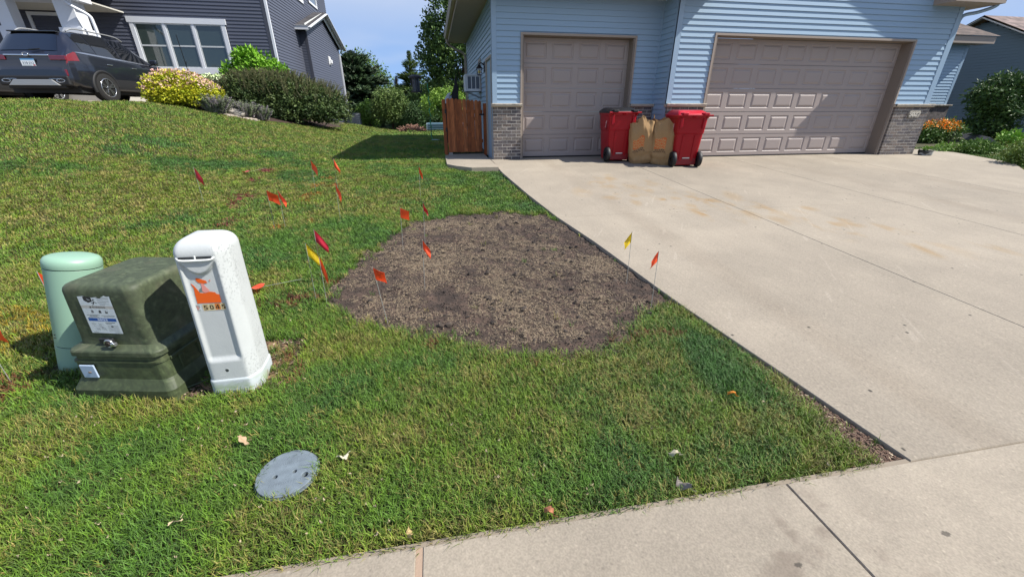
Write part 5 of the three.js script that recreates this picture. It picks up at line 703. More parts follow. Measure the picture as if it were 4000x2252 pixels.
  // lock with moulded instructions
  part(p, 'lock', merge([cyl(0.0095, 0.0095, 0.006, 18).rotateX(Math.PI / 2).translate(-0.02, 0.155, 0.106), cyl(0.0045, 0.0045, 0.004, 12).rotateX(Math.PI / 2).translate(-0.025, 0.178, 0.106), cyl(0.0045, 0.0045, 0.004, 12).rotateX(Math.PI / 2).translate(-0.014, 0.133, 0.107)]), M(0x4a4f52, 0.5, { metalness: 0.5 }));
  part(p, 'lock_ring', new THREE.TorusGeometry(0.0135, 0.0016, 6, 24).translate(-0.02, 0.155, 0.1105), M(0xcfd3d0, 0.6));
  part(p, 'moulded_text', merge([text3('TO', 0.006, 0.002).translate(-0.046, 0.138, 0.1105), text3('OPEN', 0.0062, 0.002).translate(-0.046, 0.127, 0.1105), text3('1/4', 0.006, 0.002).translate(0.006, 0.167, 0.1085), text3('TURN', 0.0062, 0.002).translate(0.008, 0.157, 0.1082)]), M(0xc3c8c5, 0.7));
  part(p, 'scuff_marks', merge([0, 1, 2, 3, 4].map((k) => bar([0.044 + k * 0.004, 0.150 + k * 0.001, 0.1075 - k * 0.0042], [0.050 + k * 0.0042, 0.160 + 0.003 * (k % 2), 0.102 - k * 0.0044], 0.0016, 0.003))), M(0x7f8584, 0.8));
}
{ // green box pad: moulded transformer-style cabinet on a stepped base
  const t = thing('equipment_cabinet', 'squat dark green moulded cabinet with white warning label on stepped base', 'utility cabinet', at(-1.665, -2.34, -0.005), R(-12));
  const sw = dataTex(512, (u, v, i, j) => { const w = wrapFbm(u + 0.10 * wrapNoise(u, v, 9, 9), v + 0.10 * wrapNoise(u, v, 8, 7), 38, 5, 500), st = wrapNoise(u * 1, v, 90, 510), f = hash(i, j, 2), k = 0.84 + 0.30 * (w - 0.5) + 0.16 * (st - 0.5) + 0.08 * (f - 0.5), d = ss(0.58, 0.78, w) * 0.16, e = ss(0.60, 0.78, wrapFbm(u, v, 9, 6, 540)) * 0.3; return [lerp(lerp(78 * k, 138, d), 96, e), lerp(lerp(88 * k, 144, d), 90, e), lerp(lerp(62 * k, 116, d), 74, e)]; });
  const gm = M(0xffffff, 0.62, { map: sw, bumpMap: rep(grainTex, 8), bumpScale: 0.0008 }), gm2 = M(0xeaf0dc, 0.6, { map: sw });
  part(t, 'base', loft([[-0.05, 0.56, 0.62, 0.045], [0.055, 0.555, 0.615, 0.045], [0.063, 0.548, 0.605, 0.045], [0.105, 0.505, 0.56, 0.045], [0.11, 0.50, 0.555, 0.045], [0.205, 0.482, 0.54, 0.04], [0.207, 0.490, 0.548, 0.04], [0.216, 0.488, 0.546, 0.04], [0.218, 0.472, 0.53, 0.04], [0.252, 0.466, 0.525, 0.04]], { crease: 0.22, openTop: true }), gm2);
  part(t, 'lid_flange', loft([[0.246, 0.492, 0.55, 0.045], [0.268, 0.490, 0.548, 0.045], [0.276, 0.482, 0.54, 0.045], [0.296, 0.42, 0.48, 0.045]], { crease: 0.3 }), gm);
  part(t, 'hood', loft([[0.285, 0.43, 0.48, 0.05], [0.30, 0.415, 0.467, 0.05], [0.34, 0.408, 0.462, 0.05], [0.55, 0.388, 0.452, 0.05], [0.588, 0.385, 0.449, 0.05], [0.604, 0.377, 0.441, 0.05], [0.614, 0.362, 0.426, 0.05], [0.619, 0.342, 0.406, 0.045], [0.6205, 0.32, 0.384, 0.04]], { n: 8 }), gm);
  part(t, 'top_boss', merge([cyl(0.018, 0.016, 0.004, 16, 0, 0.619, 0.06), cyl(0.008, 0.008, 0.003, 10, 0.02, 0.619, -0.03), cyl(0.012, 0.012, 0.003, 12, -0.02, 0.619, -0.12)]), gm);
  for (let k = 0; k < 3; k++) part(t, 'side_rib', rbox(0.014, 0.085, 0.03, 0.2465, 0.157, 0.16 - k * 0.13, 0.006), gm2);
  part(t, 'side_rim', rbox(0.012, 0.02, 0.46, 0.248, 0.21, -0.01, 0.005), gm2);
  // warning label, weathered and torn along the top
  const lab = canvasTex(512, 640, (x, w, h) => {
    x.fillStyle = '#c9d0d2'; x.fillRect(0, 0, w, h); const r = rng(9);
    x.fillStyle = '#b6b3ac'; x.fillRect(0, 178, w, 48);
    x.fillStyle = '#26262a'; x.beginPath(); x.moveTo(80, 40); x.lineTo(150, 24); x.lineTo(210, 50); x.lineTo(212, 112); x.lineTo(140, 134); x.lineTo(84, 100); x.fill(); x.fillStyle = '#8e9294'; x.beginPath(); x.moveTo(130, 64); x.lineTo(196, 90); x.lineTo(150, 96); x.fill();
    x.strokeStyle = '#26262a'; x.lineWidth = 11; x.lineCap = 'round'; x.beginPath(); x.moveTo(226, 98); x.lineTo(232, 130); x.lineTo(190, 140); x.moveTo(232, 130); x.lineTo(200, 168); x.moveTo(228, 112); x.lineTo(270, 138); x.stroke(); x.beginPath(); x.arc(236, 84, 12, 0, 7); x.fillStyle = '#26262a'; x.fill();
    const line = (a, b, y, wd, c = '#3a3d40') => { x.strokeStyle = c; x.lineWidth = wd; for (let q = a; q < b;) { const l = 8 + 22 * r(); x.beginPath(); x.moveTo(q, y); x.lineTo(Math.min(b, q + l), y); x.stroke(); q += l + 5; } };
    line(290, 480, 54, 9); line(296, 478, 86, 5); line(296, 476, 112, 5); line(296, 420, 132, 4); line(310, 470, 148, 4); line(320, 400, 164, 4);
    x.fillStyle = '#2c2a2a'; x.font = 'bold 44px sans-serif'; x.textAlign = 'center'; x.fillText('\u26A0 WARNING', w / 2 + 6, 219); x.beginPath(); x.moveTo(126, 220); x.lineTo(146, 184); x.lineTo(166, 220); x.fill();
    for (const [cx, k] of [[150, 0], [270, 1], [372, 2]]) { x.fillStyle = k ? '#2d2b31' : '#6e6f73'; x.beginPath(); x.arc(cx, 272, 20, 0, 7); x.fill(); x.fillRect(cx - 24, 286, 44, 14); x.fillStyle = '#c9d0d2'; if (k === 2) { x.beginPath(); x.arc(cx + 4, 264, 12, 0, 7); x.fill(); } }
    line(40, 236, 336, 8); line(80, 200, 352, 7); line(60, 224, 368, 7); line(270, 480, 340, 6); line(300, 470, 358, 6);
    x.fillStyle = '#0f4a94'; x.fillRect(34, 384, 446, 52); x.fillStyle = '#e7eef4'; x.font = 'bold 44px sans-serif'; x.fillText('NOTICE', w / 2 + 4, 427);
    x.strokeStyle = '#7b8084'; x.lineWidth = 4; for (let k = 0; k < 26; k++) { const a = 60 + r() * 160, b = 460 + r() * 120; x.beginPath(); x.moveTo(a, b); x.lineTo(a + 40 * (r() - 0.3), b + 34 * (r() - 0.5)); x.lineTo(a + 60 * r(), b + 30 * r()); x.stroke(); }
    line(290, 440, 458, 9); line(296, 380, 480, 7); for (let k = 0; k < 8; k++) line(300, 470, 506 + k * 14, 4, '#6a6d70'); x.fillStyle = '#2d2b31'; x.fillRect(356, 512, 34, 22); line(40, 110, 622, 6); line(390, 480, 622, 6);
  });
  const torn = new THREE.Shape(); torn.moveTo(-0.075, -0.098); torn.lineTo(0.075, -0.098); torn.lineTo(0.076, 0.096); torn.lineTo(0.062, 0.094); torn.lineTo(0.052, 0.099); torn.lineTo(0.036, 0.09); torn.lineTo(0.026, 0.084); torn.lineTo(0.012, 0.09); torn.lineTo(-0.01, 0.087); torn.lineTo(-0.05, 0.093); torn.lineTo(-0.076, 0.09); const LS = 1.08;
  const lg = new THREE.ShapeGeometry(torn); { const q = lg.attributes.position, u = lg.attributes.uv; for (let i = 0; i < q.count; i++) u.setXY(i, (q.getX(i) + 0.076) / 0.152, (q.getY(i) + 0.098) / 0.2); lg.scale(LS, LS, 1); }
  part(t, 'warning_label', lg, M(0xffffff, 0.6, { map: lab, bumpMap: rep(grainTex, 2), bumpScale: 0.002 }), [-0.012, 0.468, 0.2308], [R(-1.4), 0, R(-1.5)]);
  const pl = part(t, 'blank_plate', rbox(0.078, 0.078, 0.008, -0.155, 0.158, 0.282, 0.012, 3), M(0xa9bad0, 0.5), null, [0, 0, 0]); pl.rotation.z = R(0); pl.userData.label = 'pale blue blank plate on base front'; part(pl, 'snail_shell', new THREE.SphereGeometry(0.007, 10, 8).scale(1.3, 0.8, 0.5).translate(-0.148, 0.155, 0.287), M(0x6b5c50, 0.7));
  const lk = holder(t, 'padlock', [-0.01, 0.315, 0.245]); part(lk, 'hasp', rbox(0.075, 0.03, 0.012, -0.02, 0.006, -0.004, 0.004), M(0x1e2022, 0.6)); part(lk, 'collar', new THREE.TorusGeometry(0.019, 0.006, 8, 20).translate(0.004, 0, 0.012), M(0xb9bcc0, 0.3, { metalness: 0.9 })); part(lk, 'bolt', cyl(0.013, 0.013, 0.012, 14).rotateX(Math.PI / 2).translate(0.004, 0, 0.012), M(0x2a211d, 0.6)); part(lk, 'spout', rbox(0.024, 0.018, 0.02, 0.03, -0.003, 0.014, 0.004), M(0xb9bcc0, 0.3, { metalness: 0.9 }));
  part(t, 'latch_notch', span(-0.06, 0.005, 0.238, 0.25, 0.262, 0.2655), M(0x111410, 1));
  part(t, 'grounding_wire', tube([[0.2, 0.012, 0.30], [0.3, 0.02, 0.20], [0.38, 0.03, 0.13], [0.44, 0.035, 0.1]], 0.003), M(0x3c4a34, 0.6));
}
{ // mint green cylinder
  const t = thing('round_pedestal', 'mint green cylindrical utility pedestal with domed cap left of dark cabinet', 'utility pedestal', at(-2.215, -2.50, -0.01), 0); t.rotation.z = R(-9); t.rotation.x = R(-8); t.scale.set(0.93, 1, 0.93);
  const mint = M(0x86a892, 0.42), mintD = M(0x82a38d, 0.45);
  const lathe = (pts) => new THREE.LatheGeometry(pts.map(([a, b]) => new THREE.Vector2(a, b)), 56);
  part(t, 'base_ring', lathe([[0.132, -0.08], [0.132, 0.125], [0.128, 0.128]]), mintD); part(t, 'shell', lathe([[0.128, 0.132], [0.131, 0.134], [0.131, 0.59], [0.129, 0.592]]), mint);
  part(t, 'cap', lathe([[0.129, 0.596], [0.1325, 0.598], [0.1325, 0.618], [0.131, 0.636], [0.120, 0.652], [0.10, 0.661], [0.06, 0.666], [0.0, 0.668]]), mint);
  part(t, 'inner_seam', lathe([[0.1265, 0.115], [0.1265, 0.62]]), M(0x20302a, 0.9));
  part(t, 'rivet', merge([cyl(0.005, 0.005, 0.008, 10).rotateX(Math.PI / 2).translate(0, 0, 0.128), cyl(0.006, 0.006, 0.006, 10).rotateX(Math.PI / 2).translate(0, 0.018, 0.128)]).rotateY(R(-30)).translate(0, 0.19, 0), M(0x3f4a48, 0.4, { metalness: 0.7 }));
}
{ // round valve box lid, almost flush with the turf, lettering upside down to the viewer
  const t = thing('valve_box_lid', 'round blue grey plastic valve box lid set in the front lawn', 'lid', at(-0.735, -1.40, 0.008), R(8)); t.rotation.x = R(2);
  const holes = [[-0.045, 0.01, 0.0115], [0.03, 0.004, 0.0105], [0.074, 0.034, 0.015]], circ = (x, y, q, n, sg) => Array.from({ length: n }, (_, k) => new THREE.Vector2(x + q * Math.cos(sg * k / n * 6.283185), y + q * Math.sin(sg * k / n * 6.283185))), s = new THREE.Shape(circ(0, 0, 0.119, 64, 1)); for (const [x, y, q] of holes) s.holes.push(new THREE.Path(circ(x, -y, q, 20, -1)));
  const g = new THREE.ExtrudeGeometry(s, { depth: 0.018, bevelEnabled: true, bevelSize: 0.002, bevelThickness: 0.003, bevelSegments: 2, curveSegments: 40 }).rotateX(-Math.PI / 2);
  { const p = g.attributes.position, u = g.attributes.uv; for (let i = 0; i < p.count; i++) u.setXY(i, p.getX(i) / 0.244 + 0.5, -p.getZ(i) / 0.244 + 0.5); }
  const bump = canvasTex(1024, 1024, (x, w) => { x.fillStyle = '#606060'; x.fillRect(0, 0, w, w); x.strokeStyle = '#989898'; x.lineWidth = 10; for (let i = 0; i < 22; i++) for (let j = 0; j < 22; j++) { const cx = i * 48 + (j % 2) * 24, cy = j * 48, d = Math.hypot(cx - 512, cy - 512); if (d > 420 || Math.abs(cy - 300) < 55 || Math.abs(cy - 740) < 55) continue; x.beginPath(); if ((i + j) % 2) { x.moveTo(cx - 14, cy); x.lineTo(cx + 14, cy); } else { x.moveTo(cx, cy - 14); x.lineTo(cx, cy + 14); } x.stroke(); } x.lineWidth = 12; x.beginPath(); x.arc(512, 512, 440, 0, 7); x.stroke(); x.fillStyle = '#c8c8c8'; x.font = 'bold 84px sans-serif'; x.textAlign = 'center'; x.save(); x.translate(512, 512); x.rotate(Math.PI); x.fillText('CARSON', 0, 242); x.fillText('INSTRUMENT', 0, -200); x.restore(); }, { data: true });
  const tex = dataTex(256, (u, v, i, j) => { const k = 0.93 + 0.2 * (wrapFbm(u, v, 10, 4, 600) - 0.5) + 0.06 * (hash(i, j, 6) - 0.5); return [112 * k, 123 * k, 130 * k]; });
  part(t, 'cover', g, M(0xffffff, 0.6, { map: tex, bumpMap: bump, bumpScale: 0.0016 })); part(t, 'dark_well', cyl(0.118, 0.118, 0.004, 40, 0, -0.01, 0), M(0x2c3032, 1));
  part(t, 'rim', new THREE.TorusGeometry(0.1235, 0.004, 8, 56).rotateX(Math.PI / 2).translate(0, 0.006, 0), M(0x5d676d, 0.8));
}
// ---------------------------------------------------------------- marking flags
{
  const film = (c, o = {}) => MP(c, 0.6, { transmission: 0.35, thickness: 0, ...o });
  const cols = { orange: film(0xff5518), red: film(0xc81828), crimson: film(0xcc1434), yellow: film(0xf4cf06) }, wireM = M(0xa5a7a3, 0.5, { metalness: 0.3 });
  const print = (bgc, words) => film(0xffffff, { map: canvasTex(256, 220, (x, w, h) => { x.fillStyle = bgc; x.fillRect(0, 0, w, h); x.fillStyle = '#2b1a12'; x.textAlign = 'center'; x.font = 'bold 44px sans-serif'; x.fillText(words[0], w / 2, 54); x.font = 'bold 22px sans-serif'; words.slice(1).forEach((s, k) => x.fillText(s, w / 2, 96 + k * 34)); }) });
  const caution = print('#ff4f16', ['CAUTION', 'BURIED', 'CABLE', 'BELOW']), gas = print('#f4cf06', ['CAUTION', 'GAS LINE', 'BELOW', '']);
  // cloth hangs from the wire top: dir = which way it blows (turn about y), hang = how far it droops, fold = how much it is folded shut
  function flag(label, [cx, cy, cz], colour, o = {}) {
    let { dir = 0, hang = 50, fold = 0.5, W = 0.10, H = 0.085, lean = [0.02, 0.02], ground = null, m = null } = o; W *= 1.12; H *= 1.15; fold *= 0.6;
    const a = R(dir), hg = R(hang * 0.9), out = V(Math.cos(a) * Math.cos(hg), -Math.sin(hg), -Math.sin(a) * Math.cos(hg)), top = V(cx, cy, cz).addScaledVector(out, -W * 0.45).add(V(0, H * 0.42, 0));
    const gx = top.x - lean[0], gz = top.z - lean[1], gy = ground ?? (gx > 1.2 ? driveY(gz) - 0.04 : GY(gx, gz));
    const f = thing('marking_flag', label, 'marking flag', [gx, gy, gz], 0, 'utility marking flags on the lawn'), T = top.clone().sub(V(gx, gy, gz));
    part(f, 'wire', rod([0, -0.05, 0], [T.x, T.y + 0.004, T.z], 0.0019, 5), wireM);
    const nrm = V(Math.sin(a), 0, Math.cos(a)), dn = T.clone().normalize().multiplyScalar(-1), r = rng(Math.round(cx * 997 + cz * 131) + 7), ph = r() * 6;
    const g = gridGeo(8, 8, (u, v) => { const k = 1 - fold * 0.75 * ss(0, 0.6, u), e = T.clone().addScaledVector(out, u * W * (1 - 0.12 * Math.sin(v * 2 + ph))).addScaledVector(dn, (0.5 + (v - 0.5) * k) * H).addScaledVector(nrm, 0.009 * Math.sin(u * 3.0 + v * 2.0 * (1 + fold) + ph) * (0.3 + u) + 0.02 * fold * Math.sin(v * 5.5 + ph) * ss(0, 0.5, u)); return [e.x, e.y, e.z]; });
    { const u = g.attributes.uv; for (let i = 0; i < u.count; i++) u.setY(i, 1 - u.getY(i)); }
    part(f, 'cloth', g, m ?? cols[colour]); return f;
  }
  const lying = (label, x, z, colour, dir, len) => { const f = thing('marking_flag', label, 'marking flag', at(x, z, 0.045), 0, 'utility marking flags on the lawn'), a = R(dir), e = [Math.cos(a) * len, 0.015, -Math.sin(a) * len]; part(f, 'wire', rod([0, 0.01, 0], e, 0.0014, 5), wireM); part(f, 'cloth', gridGeo(6, 6, (u, v) => [-0.11 * u + 0.02, 0.015 + 0.014 * Math.sin(u * 4 + v * 3) + 0.01 * v, (v - 0.5) * 0.07 + 0.02 * u]), cols[colour]); return f; };
  flag('red flag farthest left on the slope above the white pedestal', [-3.083, 0.22, -6.002], 'red', { dir: -20, hang: 60, fold: 0.35, W: 0.13, H: 0.12 });
  lying('small red flag lying in the grass by a thin wire', -3.165, -7.69, 'red', 75, 0.5);
  flag('orange flag in the dark grass patch at far lawn, left of a pair', [-1.841, 0.218, -6.694], 'orange', { dir: -35, hang: 50, fold: 0.4, W: 0.13, H: 0.11 });
  flag('narrow orange flag farthest back, near the garage shadow edge', [-1.517, 0.217, -6.706], 'orange', { dir: -10, hang: 70, fold: 0.6, W: 0.14, H: 0.1 });
  flag('small pale orange flag below the gate landing', [-0.242, 0.182, -6.068], 'orange', { dir: 0, hang: 75, fold: 0.2, W: 0.11, H: 0.08 });
  flag('orange flag with folded flap, left of two touching flags', [-1.838, 0.121, -4.9], 'orange', { dir: -5, hang: 32, fold: 0.2, W: 0.12, H: 0.10 });
  flag('narrow orange flag, right of two touching flags', [-1.734, 0.118, -4.865], 'orange', { dir: -30, hang: 55, fold: 0.75, W: 0.12, H: 0.08 });
  flag('narrow orange flag alone on the green lawn above the bare soil', [-1.182, 0.13, -5.088], 'orange', { dir: -40, hang: 68, fold: 0.5, W: 0.125, H: 0.10 });
  flag('orange flag at the far left edge of the bare soil', [-0.347, 0.09, -3.97], 'orange', { dir: -4, hang: 25, fold: 0.05, W: 0.085, H: 0.085 });
  flag('short red flag at the far edge of the bare soil', [-0.15, 0.096, -4.094], 'red', { dir: -15, hang: 66, fold: 0.6, W: 0.08, H: 0.07 });
  flag('crimson flag above the yellow flag left of bare soil', [-0.969, 0.054, -3.312], 'crimson', { dir: -12, hang: 58, fold: 0.45, W: 0.125, H: 0.085 });
  flag('yellow printed flag left of the bare soil', [-0.957, 0.029, -3.031], 'yellow', { dir: -8, hang: 55, fold: 0.35, W: 0.125, H: 0.08, m: gas });
  flag('folded orange flag just below the yellow flag', [-0.883, -0.065, -2.954], 'orange', { dir: -25, hang: 78, fold: 0.15, W: 0.12, H: 0.08 });
  lying('orange flag lying flat on grass right of the white pedestal', -1.45, -3.24, 'orange', 20, 0.28);
  flag('slim orange flag standing in the bare soil', [-0.134, 0.021, -3.066], 'orange', { dir: -20, hang: 58, fold: 0.5, W: 0.085, H: 0.065 });
  flag('orange flag printed CAUTION on near edge of the bare soil', [-0.435, 0.014, -2.571], 'orange', { dir: 0, hang: 33, fold: 0.1, W: 0.075, H: 0.078, m: caution, lean: [-0.045, 0.03] });
  flag('yellow flag on a straight wire against the driveway', [1.486, 0.038, -2.915], 'yellow', { dir: 170, hang: 62, fold: 0.5, W: 0.09, H: 0.075, m: gas, lean: [-0.01, 0] });
  flag('orange red flag on a wire against the driveway, nearer one', [1.508, 0.016, -2.513], 'orange', { dir: 168, hang: 66, fold: 0.5, W: 0.085, H: 0.065, lean: [-0.01, 0] });
  flag('orange flag half hidden behind mint green pedestal', [-2.38, 0.03, -2.70], 'orange', { dir: 10, hang: 60, fold: 0.1, W: 0.11, H: 0.11 });
  flag('orange red flag cut by the left frame edge', [-2.385, -0.02, -2.28], 'orange', { dir: -10, hang: 40, fold: 0.2, W: 0.13, H: 0.11 });
}
{ // fallen leaves and litter on the near lawn
  const leaf = (s, seed) => { const r = rng(seed), n = 12; return gridGeo(8, 14, (u, v) => { const t = v, w = Math.sin(Math.PI * clamp(t * 0.95 + 0.03)) * 0.62 * (0.45 + 0.75 * Math.abs(Math.sin(t * 8 + seed))); return [(u - 0.5) * w * s + 0.06 * s * Math.sin(t * 5 + seed), 0.5 * s * Math.abs(u - 0.5) * Math.sin(t * 4 + seed) + 0.16 * s * Math.sin(t * 3.5 + u * 2 + seed), (t - 0.5) * s + 0.08 * s * Math.sin(u * 6)]; }); };
  const mk = (name, label, x, z, s, c, seed, rot = 0, y = 0.05) => { const o = thing(name, label, 'leaf', at(x, z, y), rot, 'fallen leaves on the lawn'); part(o, 'blade', leaf(s, seed), M(c, 0.8)); part(o, 'stalk', rod([0, 0, s * 0.45], [0.1 * s, 0.1 * s, s * 0.8], 0.0012, 4), M(c, 0.8)); return o; };
  mk('dry_leaf', 'crumpled grey dead leaf at sidewalk edge near driveway corner', 0.92, -1.045, 0.07, 0x7d746c, 3, 0.3); mk('dry_leaf', 'upright reddish brown leaf at the sidewalk edge', 0.33, -1.02, 0.05, 0xa2694a, 5, 0.6); mk('dry_leaf', 'pale tan leaf left of the valve box lid', -0.98, -1.6, 0.055, 0xa58b6e, 7, 1.2); mk('dry_leaf', 'bleached white leaf right of the valve box lid', -0.51, -1.43, 0.045, 0xb8b09c, 8, 2.0); mk('dry_leaf', 'small orange leaf in the right hand grass', 1.48, -1.5, 0.045, 0xd8862c, 11, 0.4); mk('dry_leaf', 'cream leaf scrap low on the left lawn', -1.07, -1.22, 0.04, 0xb09f80, 13, 2.6); mk('dry_leaf', 'curled cream leaf by sidewalk left of the joint', -0.2, -1.03, 0.04, 0xae9668, 15, 0.2); mk('dry_leaf', 'pale curled leaf near the grey dead leaf', 0.96, -1.19, 0.045, 0xb7ad92, 17, 1.0);
  const r = rng(88), geo = leaf(0.018, 2), N = 150, im = shadows(new THREE.InstancedMesh(geo, M(0xffffff, 0.85), N)); im.name = 'leaf_litter'; im.userData = { kind: 'stuff', label: 'tiny pale wood chips and clippings strewn in the lawn', category: 'litter' };
  for (let i = 0; i < N;) { const x = lerp(-2.6, 1.9, r()), z = -1.02 - 3.6 * r() * r(); if (x > edgeX(z) - 0.05 || dirtD(x, z) < 0 || nearKeepOut(x, z, 0.02)) continue; if (r() > 0.35 + 0.65 * ss(0.5, 0.1, Math.hypot(x + 1.4, z + 1.9) - 0.3)) continue; dmy.position.set(x, GY(x, z) + 0.03 + 0.012 * r(), z); dmy.rotation.set((r() - 0.5) * 1.4, r() * 6.28, (r() - 0.5) * 1.4); dmy.scale.set(0.5 + 0.5 * r(), 1, 0.4 + 0.8 * r()); dmy.updateMatrix(); im.setMatrixAt(i, dmy.matrix); const l = 0.6 + 0.45 * r(); im.setColorAt(i, clr.setRGB(0.42 * l, 0.34 * l, 0.22 * l)); i++; }
  scene.add(im);
}
// ---------------------------------------------------------------- bins and bags in front of the garage
{
  function bin(label, lidCol, p, turn) {
    const b = thing('wheeled_bin', label, 'wheeled bin', p, turn, 'wheeled bins before the garages'), red = MP(0x960b1a, 0.38, { specularIntensity: 0.6 }), blackP = M(0x141416, 0.6), lidM = lidCol ? MP(0xb81128, 0.35) : MP(0x1a1a1d, 0.4);
    // back (wheels, handle) towards +z
    part(b, 'body', loft([[0.03, 0.44, 0.50, 0.05], [0.10, 0.45, 0.53, 0.05], [0.62, 0.52, 0.62, 0.05], [0.63, 0.54, 0.645, 0.05], [0.90, 0.575, 0.69, 0.05], [0.905, 0.60, 0.72, 0.05], [0.945, 0.61, 0.73, 0.05], [0.945, 0.56, 0.67, 0.05], [0.9, 0.54, 0.65, 0.05]], { crease: 0.5, openTop: true }), red);
    for (const x of [-0.115, 0.115]) part(b, 'rear_rib', merge([bar([x, 0.12, 0.262], [x, 0.60, 0.308], 0.05, 0.03), rbox(0.06, 0.2, 0.04, x * 1.9, 0.82, 0.345, 0.015)]), red);
    part(b, 'catch_bar', bar([-0.07, 0.17, 0.278], [0.07, 0.17, 0.278], 0.018, 0.018), M(0xb9b9b9, 0.4, { metalness: 0.8 }));
    part(b, 'axle_recess', rbox(0.42, 0.13, 0.02, 0, 0.105, 0.262, 0.01), M(0x7d0a15, 0.5));
    part(b, 'handle', merge([rod([-0.33, 0.955, 0.43], [0.33, 0.955, 0.43], 0.017, 10), bar([-0.26, 0.92, 0.34], [-0.26, 0.955, 0.43], 0.035, 0.03), bar([0.26, 0.92, 0.34], [0.26, 0.955, 0.43], 0.035, 0.03), bar([0, 0.92, 0.34], [0, 0.95, 0.43], 0.05, 0.03)]), red);
    part(b, 'lid', loft([[0.945, 0.62, 0.74, 0.06, 0, -0.005], [0.965, 0.625, 0.745, 0.06, 0, -0.005], [0.985, 0.60, 0.72, 0.06, 0, -0.01], [1.03, 0.50, 0.55, 0.06, 0, -0.06], [1.045, 0.47, 0.51, 0.06, 0, -0.07], [1.05, 0.40, 0.44, 0.06, 0, -0.07]], { crease: 0.5 }), lidM);
    for (const x of [-0.2, 0.2]) part(b, 'lid_hinge', rbox(0.1, 0.04, 0.16, x, 0.985, 0.38, 0.012), lidM);
    const tyre = new THREE.LatheGeometry([[0.05, -0.035], [0.12, -0.04], [0.143, -0.034], [0.147, 0], [0.143, 0.034], [0.12, 0.04], [0.05, 0.035]].map(([a, c]) => new THREE.Vector2(a, c)), 28).rotateZ(Math.PI / 2), disc = merge([cyl(0.035, 0.03, 0.05, 14).rotateZ(Math.PI / 2).translate(0.025, 0, 0), ...[0, 1, 2, 3, 4, 5, 6, 7].map((k) => bar([0, Math.cos(k * 0.785) * 0.02, Math.sin(k * 0.785) * 0.02], [0, Math.cos(k * 0.785) * 0.125, Math.sin(k * 0.785) * 0.125], 0.03, 0.016))]);
    for (const x of [-0.255, 0.255]) { const w = holder(b, 'wheel', [x, 0.147, 0.26]); part(w, 'tyre', tyre, blackP); part(w, 'spokes', disc, blackP); }
    part(b, 'printed_mark', new THREE.PlaneGeometry(0.075, 0.25), M(0xffffff, 0.6, { map: canvasTex(96, 320, (x, w, h) => { x.fillStyle = '#960b1a'; x.fillRect(0, 0, w, h); x.strokeStyle = '#e9c9cc'; x.fillStyle = '#e9c9cc'; x.lineWidth = 9; x.beginPath(); x.moveTo(30, 12); x.lineTo(84, 48); x.stroke(); x.beginPath(); x.moveTo(30, 12); x.lineTo(26, 60); x.lineTo(84, 64); x.stroke(); x.fillRect(24, 80, 60, 34); x.fillRect(24, 126, 58, 12); x.beginPath(); x.ellipse(50, 180, 34, 28, 0, 0, 7); x.stroke(); x.fillRect(26, 160, 50, 9); x.fillRect(22, 228, 54, 12); x.fillRect(10, 256, 76, 12); }) }), [-0.2835, 0.755, 0.12], [0, -Math.PI / 2, 0]).rotateX(R(-3.2));
    return b;
  }
  bin('red wheeled bin with black lid against the small garage door', false, [3.82, driveY(-8.55), -8.62], R(-4));
  bin('red wheeled bin with red lid standing before the brick pier', true, [4.98, driveY(-7.75) - 0.003, -7.93], R(-10));
  // paper yard waste bags
  const bagTex = (seed) => canvasTex(1024, 640, (x, w, h) => { // one turn round the bag: front at the middle
    x.fillStyle = '#9a7a52'; x.fillRect(0, 0, w, h); const r = rng(seed); for (let k = 0; k < 2600; k++) { x.fillStyle = r() > 0.5 ? 'rgba(190,158,116,0.22)' : 'rgba(116,88,58,0.20)'; x.fillRect(r() * w, r() * h, 3 + 26 * r(), 1.5); }
    for (const cx of [512, 120, 870]) { const s = cx === 512 ? 1 : 0.6; x.fillStyle = '#bf5c26'; x.fillRect(cx - 74 * s, 262, 148 * s, 150); x.save(); x.beginPath(); x.rect(cx - 74 * s, 262, 148 * s, 150); x.clip(); x.strokeStyle = '#b98a58'; x.lineWidth = 9; for (let q = -5; q < 6; q++) for (let e = 0; e < 4; e++) { x.save(); x.translate(cx + q * 26 * s, 337 + (e - 1.5) * 38 + q * -10); x.rotate(-0.75); x.strokeRect(-6, -11, 10, 22 * ((q + e) % 3 ? 1 : 0.6)); x.restore(); } x.restore(); x.fillStyle = '#4e3524'; for (let q = 0; q < 5; q++) x.fillRect(cx - 66 * s + q * 27 * s, 424, 20 * s, 13); for (let q = 0; q < 6; q++) x.fillRect(cx - 84 * s + q * 28 * s, 446, 22 * s, 13); }
    x.strokeStyle = 'rgba(70,48,30,0.5)'; x.lineWidth = 3; x.beginPath(); x.moveTo(0, 470); x.lineTo(w, 474); x.stroke(); });
  function bag(label, p, turn, seed, tilt) {
    const b = thing('paper_yard_bag', label, 'paper bag', p, turn, 'paper yard waste bags between the bins'); b.rotation.z = tilt;
    const N = 150, K = 70, H = 0.80, pts = (() => { const q = rrRing(0.45, 0.33, 0.10, 10), c = new THREE.CatmullRomCurve3([...q, q[0]].flatMap((p, i, a) => i < a.length - 1 ? [0, 0.5].map((t) => V(lerp(p[0], a[i + 1][0], t), 0, lerp(p[1], a[i + 1][1], t))) : []), true, 'centripetal'); return c.getSpacedPoints(200).slice(0, 200).map((p) => [p.x, p.z]); })(); // ring starts at +x, goes through +z
